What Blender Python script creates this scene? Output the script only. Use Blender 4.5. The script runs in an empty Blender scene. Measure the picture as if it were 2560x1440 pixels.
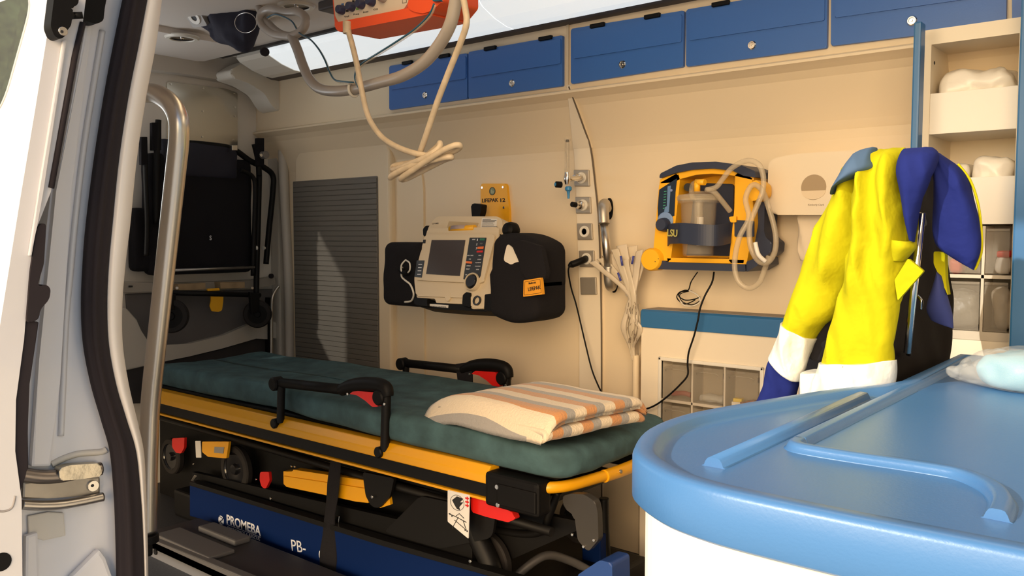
import bpy, bmesh, math, random
from mathutils import Vector as V, Matrix, noise
random.seed(4)
SC = bpy.context.scene
COL = SC.collection
# ---------------------------------------------------------------- camera (photo 2560 x 1440, focal length 2141 px)
F = 2141.0
EYE = V((0, 0, 1.05))
cd = bpy.data.cameras.new('camera'); cam = bpy.data.objects.new('camera', cd); COL.objects.link(cam)
cd.sensor_width = 36; cd.lens = 36 * F / 2560; cd.clip_start = .02
cam.location = EYE
cam.rotation_euler = (math.radians(90 - 3.5), 0, math.radians(39.7))
SC.camera = cam
RC = cam.rotation_euler.to_matrix()
# ---------------------------------------------------------------- world and lights
w = bpy.data.worlds.new('sky'); SC.world = w; w.use_nodes = True
nt = w.node_tree; bg = nt.nodes['Background']
sky = nt.nodes.new('ShaderNodeTexSky'); sky.sky_type = 'NISHITA'
sky.sun_disc = False; sky.sun_elevation = math.radians(24); sky.sun_rotation = math.radians(200)
nt.links.new(sky.outputs[0], bg.inputs[0]); bg.inputs[1].default_value = .24
sl = bpy.data.lights.new('sun', 'SUN'); sl.energy = 3.4; sl.angle = math.radians(1.0); sl.color = (1, .93, .8)
so = bpy.data.objects.new('sun', sl); COL.objects.link(so)
SUN_DIR = V((.40, 1.0, -.48)).normalized()
so.rotation_euler = SUN_DIR.to_track_quat('-Z', 'Y').to_euler()
gl = bpy.data.lights.new('hazy_sky_glow', 'SUN'); gl.energy = 4.2; gl.angle = math.radians(46); gl.color = (1, .68, .35)
go = bpy.data.objects.new('hazy_sky_glow', gl); COL.objects.link(go)
go.rotation_euler = V((-.45, 1.0, -.30)).to_track_quat('-Z', 'Y').to_euler()
SC.view_settings.view_transform = 'Standard'; SC.view_settings.look = 'None'
SC.view_settings.gamma = 1; SC.view_settings.use_curve_mapping = False
SC.view_settings.exposure = 0.05
def area(name, loc, size, energy, color, direction=(0, 0, -1), sy=None):
    l = bpy.data.lights.new(name, 'AREA'); l.energy = energy; l.color = color; l.shape = 'RECTANGLE'
    l.size = size; l.size_y = sy or size
    o = bpy.data.objects.new(name, l); COL.objects.link(o); o.location = loc
    o.rotation_euler = V(direction).to_track_quat('-Z', 'Y').to_euler(); return o
# added warm fill lights under the ceiling; no such lamps are seen
area('added_ceiling_fill', (-.45, 1.30, 1.79), .9, 5, (1, .78, .5), (0, .3, -1), .35)
area('added_ceiling_fill', (-1.35, 1.15, 1.79), .6, 1.5, (1, .74, .44), (.1, .35, -1), .3)  # second added fill, brightens the middle of the far wall

# added cool fill at the unseen rear window, aimed up at the ceiling
area('added_rear_fill', (-3.42, 1.12, 1.32), .6, 3.8, (.92, .96, 1), (1, .35, 1.2), .5)

# ---------------------------------------------------------------- helpers
def ray(u, v): return RC @ V(((u - 1280) / F, (720 - v) / F, -1))
class PL:
    """a real plane in the place: origin, normal towards the cabin, right and up axes"""
    def __init__(s, o, n, up=(0, 0, 1)):
        s.o = V(o); s.n = V(n).normalized(); s.a = V(up).cross(s.n).normalized(); s.b = s.n.cross(s.a)
    def hit(s, u, v, off=0):
        d = ray(u, v); p = s.o + s.n * off
        return EYE + d * ((p - EYE).dot(s.n) / d.dot(s.n))
    def ab(s, u, v, off=0):
        p = s.hit(u, v, off) - s.o; return (p.dot(s.a), p.dot(s.b))
    def pt(s, a, b, t=0): return s.o + s.a * a + s.b * b + s.n * t
def YP(y): return PL((0, y, 0), (0, -1, 0))
def XP(x): return PL((x, 0, 0), (1, 0, 0))
def at(u, v, y): return YP(y).hit(u, v)
def rnd(pts, r, seg=5):
    """round the corners of a 2-D outline"""
    if not r: return list(pts)
    out = []; n = len(pts)
    for i in range(n):
        p = V(pts[i]); a = V(pts[i - 1]) - p; b = V(pts[(i + 1) % n]) - p
        if a.length < 1e-6 or b.length < 1e-6: continue
        k = min(r, a.length * .48, b.length * .48)
        p0 = p + a.normalized() * k; p1 = p + b.normalized() * k
        for j in range(seg + 1):
            t = j / seg; out.append(tuple(p0 * (1 - t) ** 2 + p * 2 * t * (1 - t) + p1 * t * t))
    return out
def crm(pts, n=8, closed=False):
    """smooth curve through points of any dimension"""
    P = [V(p) for p in pts]; out = []; L = len(P)
    for i in range(L if closed else L - 1):
        if closed: a, b, c, d = P[i - 1], P[i], P[(i + 1) % L], P[(i + 2) % L]
        else: a, b, c, d = P[max(i - 1, 0)], P[i], P[i + 1], P[min(i + 2, L - 1)]
        for j in range(n):
            t = j / n
            out.append(.5 * ((2 * b) + (c - a) * t + (2 * a - 5 * b + 4 * c - d) * t * t + (3 * b - a - 3 * c + d) * t ** 3))
    if not closed: out.append(P[-1])
    return out
class MB:
    """collects shapes for ONE mesh object"""
    def __init__(s): s.bm = bmesh.new()
    def _in(s, t, mi=0, M=None, smooth=False):
        if M is not None: bmesh.ops.transform(t, matrix=M, verts=t.verts)
        for f in t.faces:
            f.material_index = mi
            if smooth: f.smooth = True
        me = bpy.data.meshes.new('tmp'); t.to_mesh(me); t.free(); s.bm.from_mesh(me); bpy.data.meshes.remove(me); return s
    def prism(s, pl, pts, t0, t1, r=0, bev=0, mi=0, seg=2, back=False):
        t = bmesh.new(); q = rnd(pts, r)
        A = [t.verts.new(pl.pt(a, b, t0)) for a, b in q]; B = [t.verts.new(pl.pt(a, b, t1)) for a, b in q]
        n = len(q); t.faces.new(A[::-1]); f = t.faces.new(B)
        for i in range(n): t.faces.new((A[i], A[(i + 1) % n], B[(i + 1) % n], B[i]))
        if bev:
            ed = list(f.edges)
            if back: ed += [e for e in t.edges if e.verts[0] in A and e.verts[1] in A]
            if not r: ed = list(t.edges)
            bmesh.ops.bevel(t, geom=ed, offset=bev, segments=seg, profile=.6, affect='EDGES', clamp_overlap=True)
        bmesh.ops.recalc_face_normals(t, faces=t.faces)
        return s._in(t, mi)
    def pix(s, pl, px, t0, t1, r=0, bev=0, mi=0, seg=2, back=False):
        """outline read at the front face (t1) of a plane of the place"""
        return s.prism(pl, [pl.ab(u, v, t1) for u, v in px], t0, t1, r, bev, mi, seg, back)
    def box(s, x0, x1, y0, y1, z0, z1, bev=0, mi=0, M=None, seg=2):
        t = bmesh.new(); bmesh.ops.create_cube(t, size=1)
        for v in t.verts: v.co = V(((x0 + x1) / 2 + v.co.x * (x1 - x0), (y0 + y1) / 2 + v.co.y * (y1 - y0), (z0 + z1) / 2 + v.co.z * (z1 - z0)))
        if bev: bmesh.ops.bevel(t, geom=list(t.edges), offset=bev, segments=seg, profile=.6, affect='EDGES', clamp_overlap=True)
        bmesh.ops.recalc_face_normals(t, faces=t.faces)
        return s._in(t, mi, M)
    def soft(s, lo, hi, r, n=(12, 12, 6), warp=None, mi=0, M=None, smooth=True):
        """rounded, finely divided box for cloth, foam and plastic; warp(p, unit) moves the points"""
        t = bmesh.new(); lo = V(lo); hi = V(hi); c = (lo + hi) / 2; h = (hi - lo) / 2; cache = {}
        rr = r if hasattr(r, '__len__') else (r, r, r)
        def vert(q):
            k = tuple(round(x, 5) for x in q)
            if k in cache: return cache[k]
            p = V((q[i] * h[i] for i in range(3))); inn = V((max(-(h[i] - rr[i]), min(h[i] - rr[i], p[i])) for i in range(3)))
            d = V(((p[i] - inn[i]) / rr[i] for i in range(3)))
            if d.length > 1e-6: d = d.normalized()
            p = V((inn[i] + d[i] * rr[i] for i in range(3))) + c
            if warp: p = V(warp(p, q))
            cache[k] = t.verts.new(p); return cache[k]
        def g(k, m):   # finer near the rounded edge
            x = -1 + 2 * k / m; return math.copysign(abs(x) ** .8, x)
        for ax in range(3):
            i, j = [(1, 2), (2, 0), (0, 1)][ax]
            for sg in (-1, 1):
                for a in range(n[i]):
                    for b in range(n[j]):
                        qs = []
                        for da, db in ((0, 0), (1, 0), (1, 1), (0, 1)):
                            q = [0, 0, 0]; q[ax] = sg; q[i] = g(a + da, n[i]); q[j] = g(b + db, n[j]); qs.append(vert(q))
                        if sg < 0: qs.reverse()
                        try: t.faces.new(qs)
                        except ValueError: pass
        return s._in(t, mi, M, smooth)
    def tube(s, path, r, seg=12, n=8, mi=0, closed=False, smooth_path=True, caps=True):
        P = crm(path, n, closed) if smooth_path and len(path) > 2 else [V(p) for p in path]
        R = r if callable(r) else (lambda x: r)
        t = bmesh.new(); rings = []; L = len(P); up = None
        for i, p in enumerate(P):
            a = P[(i - 1) % L] if closed else P[max(i - 1, 0)]; b = P[(i + 1) % L] if closed else P[min(i + 1, L - 1)]
            d = (b - a).normalized()
            if up is None: up = d.orthogonal().normalized()
            up = (up - d * up.dot(d)).normalized(); sd = d.cross(up); rr = R(i / max(L - 1, 1))
            rings.append([t.verts.new(p + (up * math.cos(x) + sd * math.sin(x)) * rr) for x in (math.tau * k / seg for k in range(seg))])
        for i in range(L if closed else L - 1):
            A, B = rings[i], rings[(i + 1) % L]; o = 0
            if closed and i == L - 1:
                o = min(range(seg), key=lambda k: (B[k].co - A[0].co).length)
            for k in range(seg):
                try:
                    f = t.faces.new((A[k], A[(k + 1) % seg], B[(k + 1 + o) % seg], B[(k + o) % seg])); f.smooth = True
                except ValueError: pass
        if not closed and caps: t.faces.new(rings[0][::-1]); t.faces.new(rings[-1])
        bmesh.ops.recalc_face_normals(t, faces=t.faces)
        return s._in(t, mi)
    def ptube(s, px, r, y=None, **k):
        """tube through (u, v, Y) readings"""
        return s.tube([at(q[0], q[1], q[2] if len(q) > 2 else y) for q in px], r, **k)
    def lathe(s, o, ax, prof, seg=32, mi=0):
        """prof: (radius, distance along axis)"""
        o = V(o); ax = V(ax).normalized(); a = ax.orthogonal().normalized(); b = ax.cross(a)
        t = bmesh.new(); rings = []
        for r, h in prof:
            rings.append([t.verts.new(o + ax * h + (a * math.cos(x) + b * math.sin(x)) * max(r, 1e-5)) for x in (math.tau * k / seg for k in range(seg))])
        for A, B in zip(rings, rings[1:]):
            for k in range(seg): t.faces.new((A[k], A[(k + 1) % seg], B[(k + 1) % seg], B[k]))
        bmesh.ops.remove_doubles(t, verts=t.verts, dist=2e-5)
        for e in t.edges:
            if e.is_boundary: pass
        bmesh.ops.recalc_face_normals(t, faces=t.faces)
        for f in t.faces: f.smooth = len(f.verts) == 4
        for e in t.edges:
            if len(e.link_faces) == 2 and e.calc_face_angle(0) > .6: e.smooth = False
        return s._in(t, mi)
    def cyl(s, o, ax, r, h, bev=0, seg=28, mi=0):
        b = bev or min(r, abs(h)) * .08
        return s.lathe(o, ax, [(0, 0), (r - b, 0), (r, b), (r, h - b), (r - b, h), (0, h)], seg, mi)
    def loft(s, rings, seg=40, n=6, fold=0, k=5, nz=.006, mi=0, caps=True, seed=0, closed=True):
        """cloth tube through rings (uL, vL, uR, vR, Y, depth)"""
        R = []
        for (a, b, c, d, y, dy) in rings:
            yl, yr = y if isinstance(y, tuple) else (y, y); p = at(a, b, yl); q = at(c, d, yr); m = (p + q) / 2; h = (q - p) / 2
            R.append(tuple(m) + tuple(h) + (dy,))
        R = [x for x in crmN(R, n)]; t = bmesh.new(); rr = []
        for i, x in enumerate(R):
            m = V(x[:3]); h = V(x[3:6]); dy = x[6]; sft = i / len(R); row = []
            for j in range(seg):
                th = math.tau * j / seg
                f = 1 + fold * math.sin(k * th + 3 * sft + seed) * math.sin(math.pi * min(1, .25 + sft))
                p = m + h * math.cos(th) + V((0, -1, 0)) * dy * math.sin(th) * f
                q_ = V((p.x * 26 + p.z * 7, p.y * 10, p.z * 5 + seed)); rg = 1 - abs(noise.noise(q_)) * 2.2
                p += noise.noise_vector(p * 14 + V((seed, 0, 0))) * nz + V((-.2, -1, .1)) * (rg * abs(rg)) * nz * (1.1 if fold else 0)
                row.append(t.verts.new(p))
            rr.append(row)
        for A, B in zip(rr, rr[1:]):
            for j in range(seg):
                f = t.faces.new((A[j], A[(j + 1) % seg], B[(j + 1) % seg], B[j])); f.smooth = True
        if caps:
            t.faces.new(rr[0][::-1]); t.faces.new(rr[-1])
        bmesh.ops.recalc_face_normals(t, faces=t.faces)
        return s._in(t, mi)
def crmN(R, n):
    out = []; L = len(R)
    for i in range(L - 1):
        a, b, c, d = R[max(i - 1, 0)], R[i], R[i + 1], R[min(i + 2, L - 1)]
        for j in range(n):
            t = j / n
            out.append([.5 * (2 * B + (Cc - A) * t + (2 * A - 5 * B + 4 * Cc - D) * t * t + (3 * B - A - 3 * Cc + D) * t ** 3) for A, B, Cc, D in zip(a, b, c, d)])
    out.append(list(R[-1])); return out
def wpos(o):
    p = V((0, 0, 0))
    while o is not None: p += o.location; o = o.parent
    return p
def obj(name, mb, mats, parent=None, label=None, cat=None, group=None, kind=None):
    """links the collected shapes as one mesh object (its origin at its own base)"""
    bm = mb.bm; bm.verts.ensure_lookup_table()
    lo = V((min(v.co[i] for v in bm.verts) for i in range(3))); hi = V((max(v.co[i] for v in bm.verts) for i in range(3)))
    org = V(((lo.x + hi.x) / 2, (lo.y + hi.y) / 2, lo.z))
    me = bpy.data.meshes.new(name); bmesh.ops.translate(bm, vec=-org, verts=bm.verts); bm.to_mesh(me); bm.free()
    for m_ in (mats if isinstance(mats, (list, tuple)) else [mats]): me.materials.append(m_)
    o = bpy.data.objects.new(name, me); COL.objects.link(o); o.location = org
    if parent is not None: o.parent = parent; o.location = org - wpos(parent)
    return tag(o, label, cat, group, kind)
def tag(o, label=None, cat=None, group=None, kind=None):
    if label: o['label'] = label
    if cat: o['category'] = cat
    if group: o['group'] = group
    if kind: o['kind'] = kind
    return o
def thing(name, loc, label, cat, group=None):
    o = bpy.data.objects.new(name, None); COL.objects.link(o); o.location = loc; o.empty_display_size = .05
    return tag(o, label, cat, group)
def struct(name, mb, mats): return obj(name, mb, mats, kind='structure')
def text(s, pl, p0, p1, hpx, mat, parent, off=.0006, name='lettering', bold=0, dep=.0003, al=None):
    """real letters standing on a plane from reading p0 to reading p1 along the baseline"""
    c = bpy.data.curves.new('t', 'FONT'); c.body = s; c.size = 1; c.offset = bold; c.extrude = .002; c.resolution_u = 3
    o = bpy.data.objects.new('t', c); me = bpy.data.meshes.new_from_object(o); bpy.data.objects.remove(o)
    xs = [v.co.x for v in me.vertices]; ys = [v.co.y for v in me.vertices]
    A = pl.hit(*p0, off); B = pl.hit(*p1, off); H = (pl.hit(p0[0], p0[1] - hpx, off) - A).length
    ex = (B - A); wd = ex.length; ex.normalize(); ey = pl.n.cross(ex)
    sx = wd / (max(xs) - min(xs)); sy = H / .7; x0 = min(xs)
    t = bmesh.new(); t.from_mesh(me); bpy.data.meshes.remove(me)
    for v in t.verts: v.co = A + ex * ((v.co.x - x0) * sx) + ey * (v.co.y * sy) + pl.n * (v.co.z / .002 * dep)
    mb = MB(); mb._in(t); return obj(name, mb, mat, parent)
# ---------------------------------------------------------------- materials
def mat(name, c, rough=.5, metal=0, bump=0, bscale=60, var=0, vscale=8, alpha=1, trans=0, coat=0, spec=.5, sheen=0, sss=0, emis=None, es=0, bd=.002):
    m = bpy.data.materials.new(name); m.use_nodes = True; n = m.node_tree.nodes; l = m.node_tree.links
    p = n['Principled BSDF']; p.inputs['Base Color'].default_value = (*c, 1); p.inputs['Roughness'].default_value = rough
    p.inputs['Metallic'].default_value = metal; p.inputs['Alpha'].default_value = alpha
    p.inputs['Transmission Weight'].default_value = trans; p.inputs['Coat Weight'].default_value = coat
    p.inputs['Specular IOR Level'].default_value = spec; p.inputs['Sheen Weight'].default_value = sheen
    tc = n.new('ShaderNodeTexCoord')
    if var:
        nz = n.new('ShaderNodeTexNoise'); nz.inputs['Scale'].default_value = vscale; nz.inputs['Detail'].default_value = 5
        mx = n.new('ShaderNodeMixRGB'); mx.blend_type = 'MULTIPLY'; mx.inputs[0].default_value = 1; mx.inputs[1].default_value = (*c, 1)
        rp = n.new('ShaderNodeValToRGB'); rp.color_ramp.elements[0].position = .3; rp.color_ramp.elements[1].position = .7
        rp.color_ramp.elements[0].color = (1 - var,) * 3 + (1,); rp.color_ramp.elements[1].color = (1, 1, 1, 1)
        l.new(tc.outputs['Object'], nz.inputs['Vector']); l.new(nz.outputs[0], rp.inputs[0]); l.new(rp.outputs[0], mx.inputs[2]); l.new(mx.outputs[0], p.inputs['Base Color'])
    if bump:
        b = n.new('ShaderNodeBump'); b.inputs['Strength'].default_value = bump; b.inputs['Distance'].default_value = bd
        z = n.new('ShaderNodeTexNoise'); z.inputs['Scale'].default_value = bscale; z.inputs['Detail'].default_value = 4
        l.new(tc.outputs['Object'], z.inputs['Vector']); l.new(z.outputs[0], b.inputs['Height']); l.new(b.outputs[0], p.inputs['Normal'])
    if emis: p.inputs['Emission Color'].default_value = (*emis, 1); p.inputs['Emission Strength'].default_value = es
    return m
CREAM = mat('cream_wall_plastic', (.77, .635, .445), .42, bump=.04, bscale=300)
CREAM2 = mat('cream_cabinet_laminate', (.79, .69, .54), .38)
GREYC = mat('grey_cream_moulding', (.54, .50, .44), .5, bump=.04, bscale=200)
LITP = mat('lit_lamp_cover', (.84, .84, .82), .35, emis=(.90, .97, 1.0), es=.62)
WHITEP = mat('white_plastic', (.82, .80, .76), .35)
OFFW = mat('offwhite_plastic', (.74, .70, .62), .4)
CEILM = mat('ceiling_lining', (.74, .68, .62), .6, bump=.05, bscale=300)
PAINT = mat('white_car_paint', (.64, .63, .64), .3, coat=.3, var=.03, vscale=10)
PAINT2 = mat('white_body_paint', (.70, .70, .73), .35, coat=.2, bump=.03, bscale=30)
SEALER = mat('seam_sealer', (.66, .62, .55), .5, bump=.4, bscale=50)
RUB = mat('black_rubber', (.020, .015, .018), .8, bump=.08, bscale=120, spec=.3)
BLK = mat('black_plastic', (.0045, .004, .004), .55, spec=.18)
BLKM = mat('black_metal', (.005, .0045, .0045), .5, spec=.22)
GLOSSB = mat('glossy_black', (.01, .01, .012), .12)
CLOTHB = mat('black_nylon_cloth', (.010, .009, .011), .95, bump=.5, bscale=150, spec=.25)
NAVYB = mat('dark_navy_plastic', (.022, .03, .06), .5)
STEEL = mat('brushed_steel', (.60, .56, .50), .32, metal=1)
CHROME = mat('chrome', (.75, .72, .68), .12, metal=1)
SCREW = mat('screw_steel', (.7, .66, .6), .25, metal=1)
ALU = mat('grey_aluminium', (.11, .105, .105), .55, metal=.2)
BLUEC = mat('blue_cupboard_plastic', (.04, .135, .42), .36, bump=.08, bscale=250)
BLUET = mat('blue_trim', (.03, .14, .33), .4)
BLUEK = mat('blue_counter_plastic', (.055, .16, .35), .36, bump=.10, bscale=280)
BLUEP = mat('blue_painted_steel', (.0015, .013, .075), .6, spec=.1)
YEL = mat('yellow_powdercoat', (.78, .36, .005), .35)
YELP = mat('yellow_plastic', (.86, .43, .012), .42)
RED = mat('red_plastic', (.62, .012, .008), .35)
TEAL = mat('teal_disposable_sheet', (.065, .135, .150), .9, bump=.8, bscale=30, var=.5, vscale=14, bd=.004)
SHUT = mat('grey_roller_shutter', (.14, .125, .105), .5)
SCREEN = mat('dark_screen', (.035, .022, .016), .18)
DEVICE = mat('beige_device_plastic', (.66, .54, .37), .45)
DEVLT = mat('pale_label', (.72, .68, .62), .5)
INK = mat('black_ink', (.01, .01, .012), .6)
WINK = mat('white_ink', (.75, .75, .78), .5)
GREEN = mat('green_ink', (.02, .16, .09), .5)
ORNG = mat('orange_plastic', (.80, .09, .02), .4)
ORNK = mat('orange_key', (.75, .16, .03), .5)
HOSE = mat('translucent_grey_hose', (.42, .37, .32), .35, spec=.6)
CABLE = mat('cream_cable', (.62, .50, .35), .5, var=.25, vscale=40)
BTUBE = mat('blue_tube', (.015, .10, .17), .3)
CLEAR = mat('clear_plastic', (.55, .48, .38), .08, alpha=.14)
CLEARH = mat('milky_clear_hose', (.62, .52, .37), .2, alpha=.4)
MILK = mat('milky_packet_film', (.80, .70, .54), .3, alpha=.55)
FILM = mat('crinkled_film', (.80, .80, .76), .15, bump=1, bscale=45, alpha=.28)
HIVIS = mat('yellow_hivis_cloth', (.385, .355, .004), .9, bump=1.0, bscale=11, spec=.15, bd=.012)
REFL = mat('silver_reflective_tape', (.80, .80, .75), .3, metal=.3, bump=.8, bscale=16, bd=.01)
NAVY = mat('navy_blue_cloth', (.008, .015, .12), .9, bump=.9, bscale=12, spec=.2, bd=.010)
YOKE = mat('slate_blue_cloth', (.045, .09, .17), .8, bump=.2, bscale=100)
WOOD = mat('pale_wood', (.42, .30, .17), .6, var=.35, vscale=25)
TYRE = mat('grey_rubber_tyre', (.016, .013, .012), .7, spec=.3)
PAPER = mat('paper', (.78, .70, .58), .8)
BLUEQ = mat('light_blue_sheet', (.10, .36, .50), .55, bump=.4, bscale=40)
BROWN = mat('brown_carton', (.20, .05, .025), .5)
FLOORM = mat('dark_speckled_vinyl', (.035, .035, .04), .6, var=.5, vscale=150)
GLASSD = mat('tinted_window_glass', (.62, .64, .60), .03, metal=.9)
# ================================================================ SETTING
XR, YW, ZC = -3.45, 2.40, 1.81      # rear doors, far side wall, ceiling
WALL = YP(YW); REAR = XP(XR)
def yz_strip(mb, prof, x0, x1, mi=0):
    """profile (Y, Z) closed outline swept along the van"""
    return mb.prism(PL((x0, 0, 0), (1, 0, 0)), prof, 0, x1 - x0, mi=mi)
# far side wall: plain lower wall, cove under the cupboards, cupboard band
m = MB()
yz_strip(m, [(2.40, 0), (2.40, 1.315), (2.398, 1.34), (2.389, 1.365), (2.338, 1.478), (2.322, 1.498), (2.305, 1.508), (2.292, 1.515), (2.292, 1.522), (2.312, 1.53), (2.312, 1.745), (2.52, 1.745), (2.52, 0)], XR, .62)
struct('wall_far', m, CREAM)
# lit lamp cover running above the cupboards
prof = [(2.228, 1.733), (2.19, 1.735), (2.13, 1.750), (2.07, 1.776), (2.055, 1.79), (2.06, 1.81), (2.5, 1.81), (2.5, 1.75), (2.30, 1.750), (2.24, 1.746)]
for a, b, l_ in ((-2.99, -1.842, 'softly lit white lamp cover above the rear two cupboards'), (-1.839, .60, 'softly lit white lamp cover toward the front above the row of cupboards')):
    m = MB(); yz_strip(m, prof, a, b); obj('lamp_cover', m, LITP, None, l_, 'lamp', 'lamp covers above the cupboards')
m = MB(); yz_strip(m, [(2.245, 1.745), (2.3115, 1.745), (2.3115, 1.738), (2.27, 1.738)], -3.3, .6); struct('trim_2', m, mat('gap_shade_strip', (.10, .08, .065), .7))  # dark colour stands in for shade in the gap below the cover
# ceiling
CL0 = PL((0, 0, ZC), (0, 0, -1), (0, 1, 0))
m = MB(); yz_strip(m, [(.55, ZC), (2.035, ZC), (2.035, 1.835), (2.52, 1.835), (2.52, 1.90), (.55, 1.90)], XR - .05, .62)
m.prism(PL((0, 0, ZC), (0, 0, -1), (0, 1, 0)), [(3.0, 1.0), (3.40, 1.0), (3.40, 2.0), (3.0, 2.0)], 0, .022, r=.04, bev=.012)
struct('ceiling', m, CEILM)
m = MB(); yz_strip(m, [(2.036, 1.80), (2.054, 1.80), (2.06, 1.834), (2.036, 1.834)], -3.3, .6); struct('trim_3', m, mat('dark_slot', (.03, .025, .022), .7))
m = MB(); m.tube([CL0.hit(*p) for p in ((300, 88), (385, 95), (480, 112), (600, 140), (690, 158))], .008, seg=10); struct('trim_22', m, CEILM)
# floor
m = MB(); m.box(XR, .62, .55, 2.52, -.12, 0); struct('floor', m, FLOORM)
# front bulkhead
m = MB(); m.box(.60, .66, .55, 2.52, 0, 1.9); struct('wall_front', m, CREAM2)
# near side: body side behind the sliding door opening, outline at the opening edge X = -1.30
JX = -1.30; JAMB = XP(JX)
inner = [(395, -60), (385, 0), (352, 240), (322, 420), (296, 640), (291, 780), (300, 880), (318, 960), (346, 1060), (358, 1160), (366, 1440), (372, 1640)]
outer = [(60, 1640), (52, 1440), (48, 1280), (42, 1160), (60, 960), (90, 780), (127, 480), (207, 57), (222, -60)]
m = MB(); m.prism(JAMB, [JAMB.ab(*p) for p in inner + outer] + [(.615, 1.82), (.73, 1.82)], -(JX - XR), 0, bev=0)
m.box(XR, .62, .60, .68, 1.80, 1.9)
struct('wall_near', m, PAINT2)
m = MB(); m.box(.45, .62, .52, .60, 0, 1.9, .01); struct('wall_near_front', m, PAINT2)
# rear doors
m = MB()
for q_ in ((.55, .80, 0, 1.9), (1.44, 2.52, 0, 1.9), (.80, 1.44, 0, 1.05), (.80, 1.44, 1.60, 1.9)): m.box(XR - .06, XR, *q_)
struct('wall_rear', m, mat('rear_door_panel', (.74, .69, .62), .5, bump=.05, bscale=200))
wm = MB(); wm.box(XR - .035, XR - .030, .80, 1.44, 1.05, 1.60); struct('added_window_1', wm, mat('frosted_rear_glass', (.75, .78, .78), .3, alpha=.35))  # unseen rear window, added to let light into the rear
# rear door inner relief: lower dark pocket, curved ledge, window cover plate
m = MB(); m.pix(REAR, [(315, 735), (690, 722), (690, 860), (520, 895), (330, 930)], 0, .012, bev=.004); struct('trim_4', m, mat('dark_grey_door_lining', (.13, .12, .12), .6))
m = MB(); m.pix(REAR, [(280, 765), (318, 770), (345, 800), (362, 855), (385, 870), (470, 860), (560, 838), (620, 812), (668, 800), (694, 806), (694, 850), (676, 842), (640, 840), (560, 870), (470, 892), (280, 935)], .0, .04, bev=.012, seg=3); struct('trim_5', m, GREYC)
m = MB(); m.pix(REAR, [(285, 925), (470, 893), (560, 872), (640, 841), (664, 845), (675, 870), (678, 1000), (285, 1010)], 0, .02, r=.03); struct('trim_6', m, mat('dark_pocket', (.035, .03, .03), .7))
t = thing('window_cover_plate', REAR.hit(480, 360), 'thin shiny riveted panel covering the rear door window above the folded carry chair', 'panel')
m = MB(); m.pix(REAR, [(418, 204), (500, 214), (566, 222), (594, 232), (594, 385), (418, 365)], 0, .012, r=.006, bev=.002)
obj('panel', m, mat('brushed_panel', (.60, .56, .48), .18, metal=.75), t)
for p in ((427, 210), (508, 221), (587, 233), (507, 278), (587, 290), (506, 342), (584, 350), (587, 268)):
    m = MB(); m.cyl(REAR.hit(*p, .0125), (1, 0, 0), .004, .003); obj('rivet', m, SCREW, t)
# pillar trim between rear door and side wall
m = MB(); m.tube([at(700, 190, 2.36), at(704, 300, 2.37), at(712, 500, 2.385), at(722, 700, 2.39), at(727, 1000, 2.39)], .022, seg=14); struct('trim_7', m, GREYC)
m = MB(); AR = XP(XR + .07)
m.pix(AR, [(300, 96), (560, 128), (640, 142), (700, 158), (712, 176), (726, 260), (742, 1010), (703, 1010), (696, 480), (688, 330), (680, 282), (662, 244), (624, 214), (576, 194), (300, 166)], -.07, 0, bev=.016, seg=4); struct('trim_8', m, GREYC)
m = MB(); m.tube([AR.hit(*p, -.03) for p in ((560, 194), (600, 206), (626, 218), (662, 247), (680, 284), (687, 340), (694, 480), (699, 700), (702, 960))], .008, seg=8); struct('trim_9', m, RUB)
m = MB(); m.pix(XP(-3.27), [(574, 176), (612, 154), (660, 140), (700, 146), (716, 190), (714, 262), (700, 280), (682, 268), (660, 232), (622, 208), (580, 194)], -.12, 0, r=.02, bev=.022, seg=4); struct('trim_20', m, OFFW); m = MB(); yz_strip(m, [(y_, z_ - .002) for y_, z_ in prof], -3.20, -2.992); struct('trim_21', m, OFFW)
# shutter cabinet bulge on the side wall
m = MB(); m.pix(WALL, [(736, 1040), (736, 400), (760, 352), (830, 326), (930, 322), (962, 336), (974, 380), (980, 1040)], -.02, .035, bev=.018, seg=4); struct('trim_10', m, CREAM)
m = MB(); m.pix(WALL, [(985, 330), (1042, 350), (1058, 470), (1062, 1040), (985, 1040)], -.02, .008, r=.03, bev=.007, seg=3); struct('trim_11', m, CREAM)
t = thing('roller_shutter', WALL.hit(845, 930), 'grey ribbed roller shutter door on the side wall cabinet left of the defibrillator', 'shutter')
SH = YP(YW - .035)
a0, b0 = SH.ab(742, 1010); a1, b1 = SH.ab(945, 440)
m = MB(); m.prism(SH, [(a0, b0), (a1, b0), (a1, b1), (a0, b1)], -.005, .003, r=.008); obj('backing', m, SHUT, t)
m = MB(); n = 46
for i in range(n):
    z0 = b0 + .006 + (b1 - b0 - .012) * i / n; z1 = z0 + (b1 - b0) / n
    m.prism(SH, [(a0 + .004, z0 + .0007), (a1 - .004, z0 + .0007), (a1 - .004, z1 - .0007), (a0 + .004, z1 - .0007)], .002, .0065, bev=.0018, seg=1)
obj('slat_curtain', m, SHUT, t)
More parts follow.
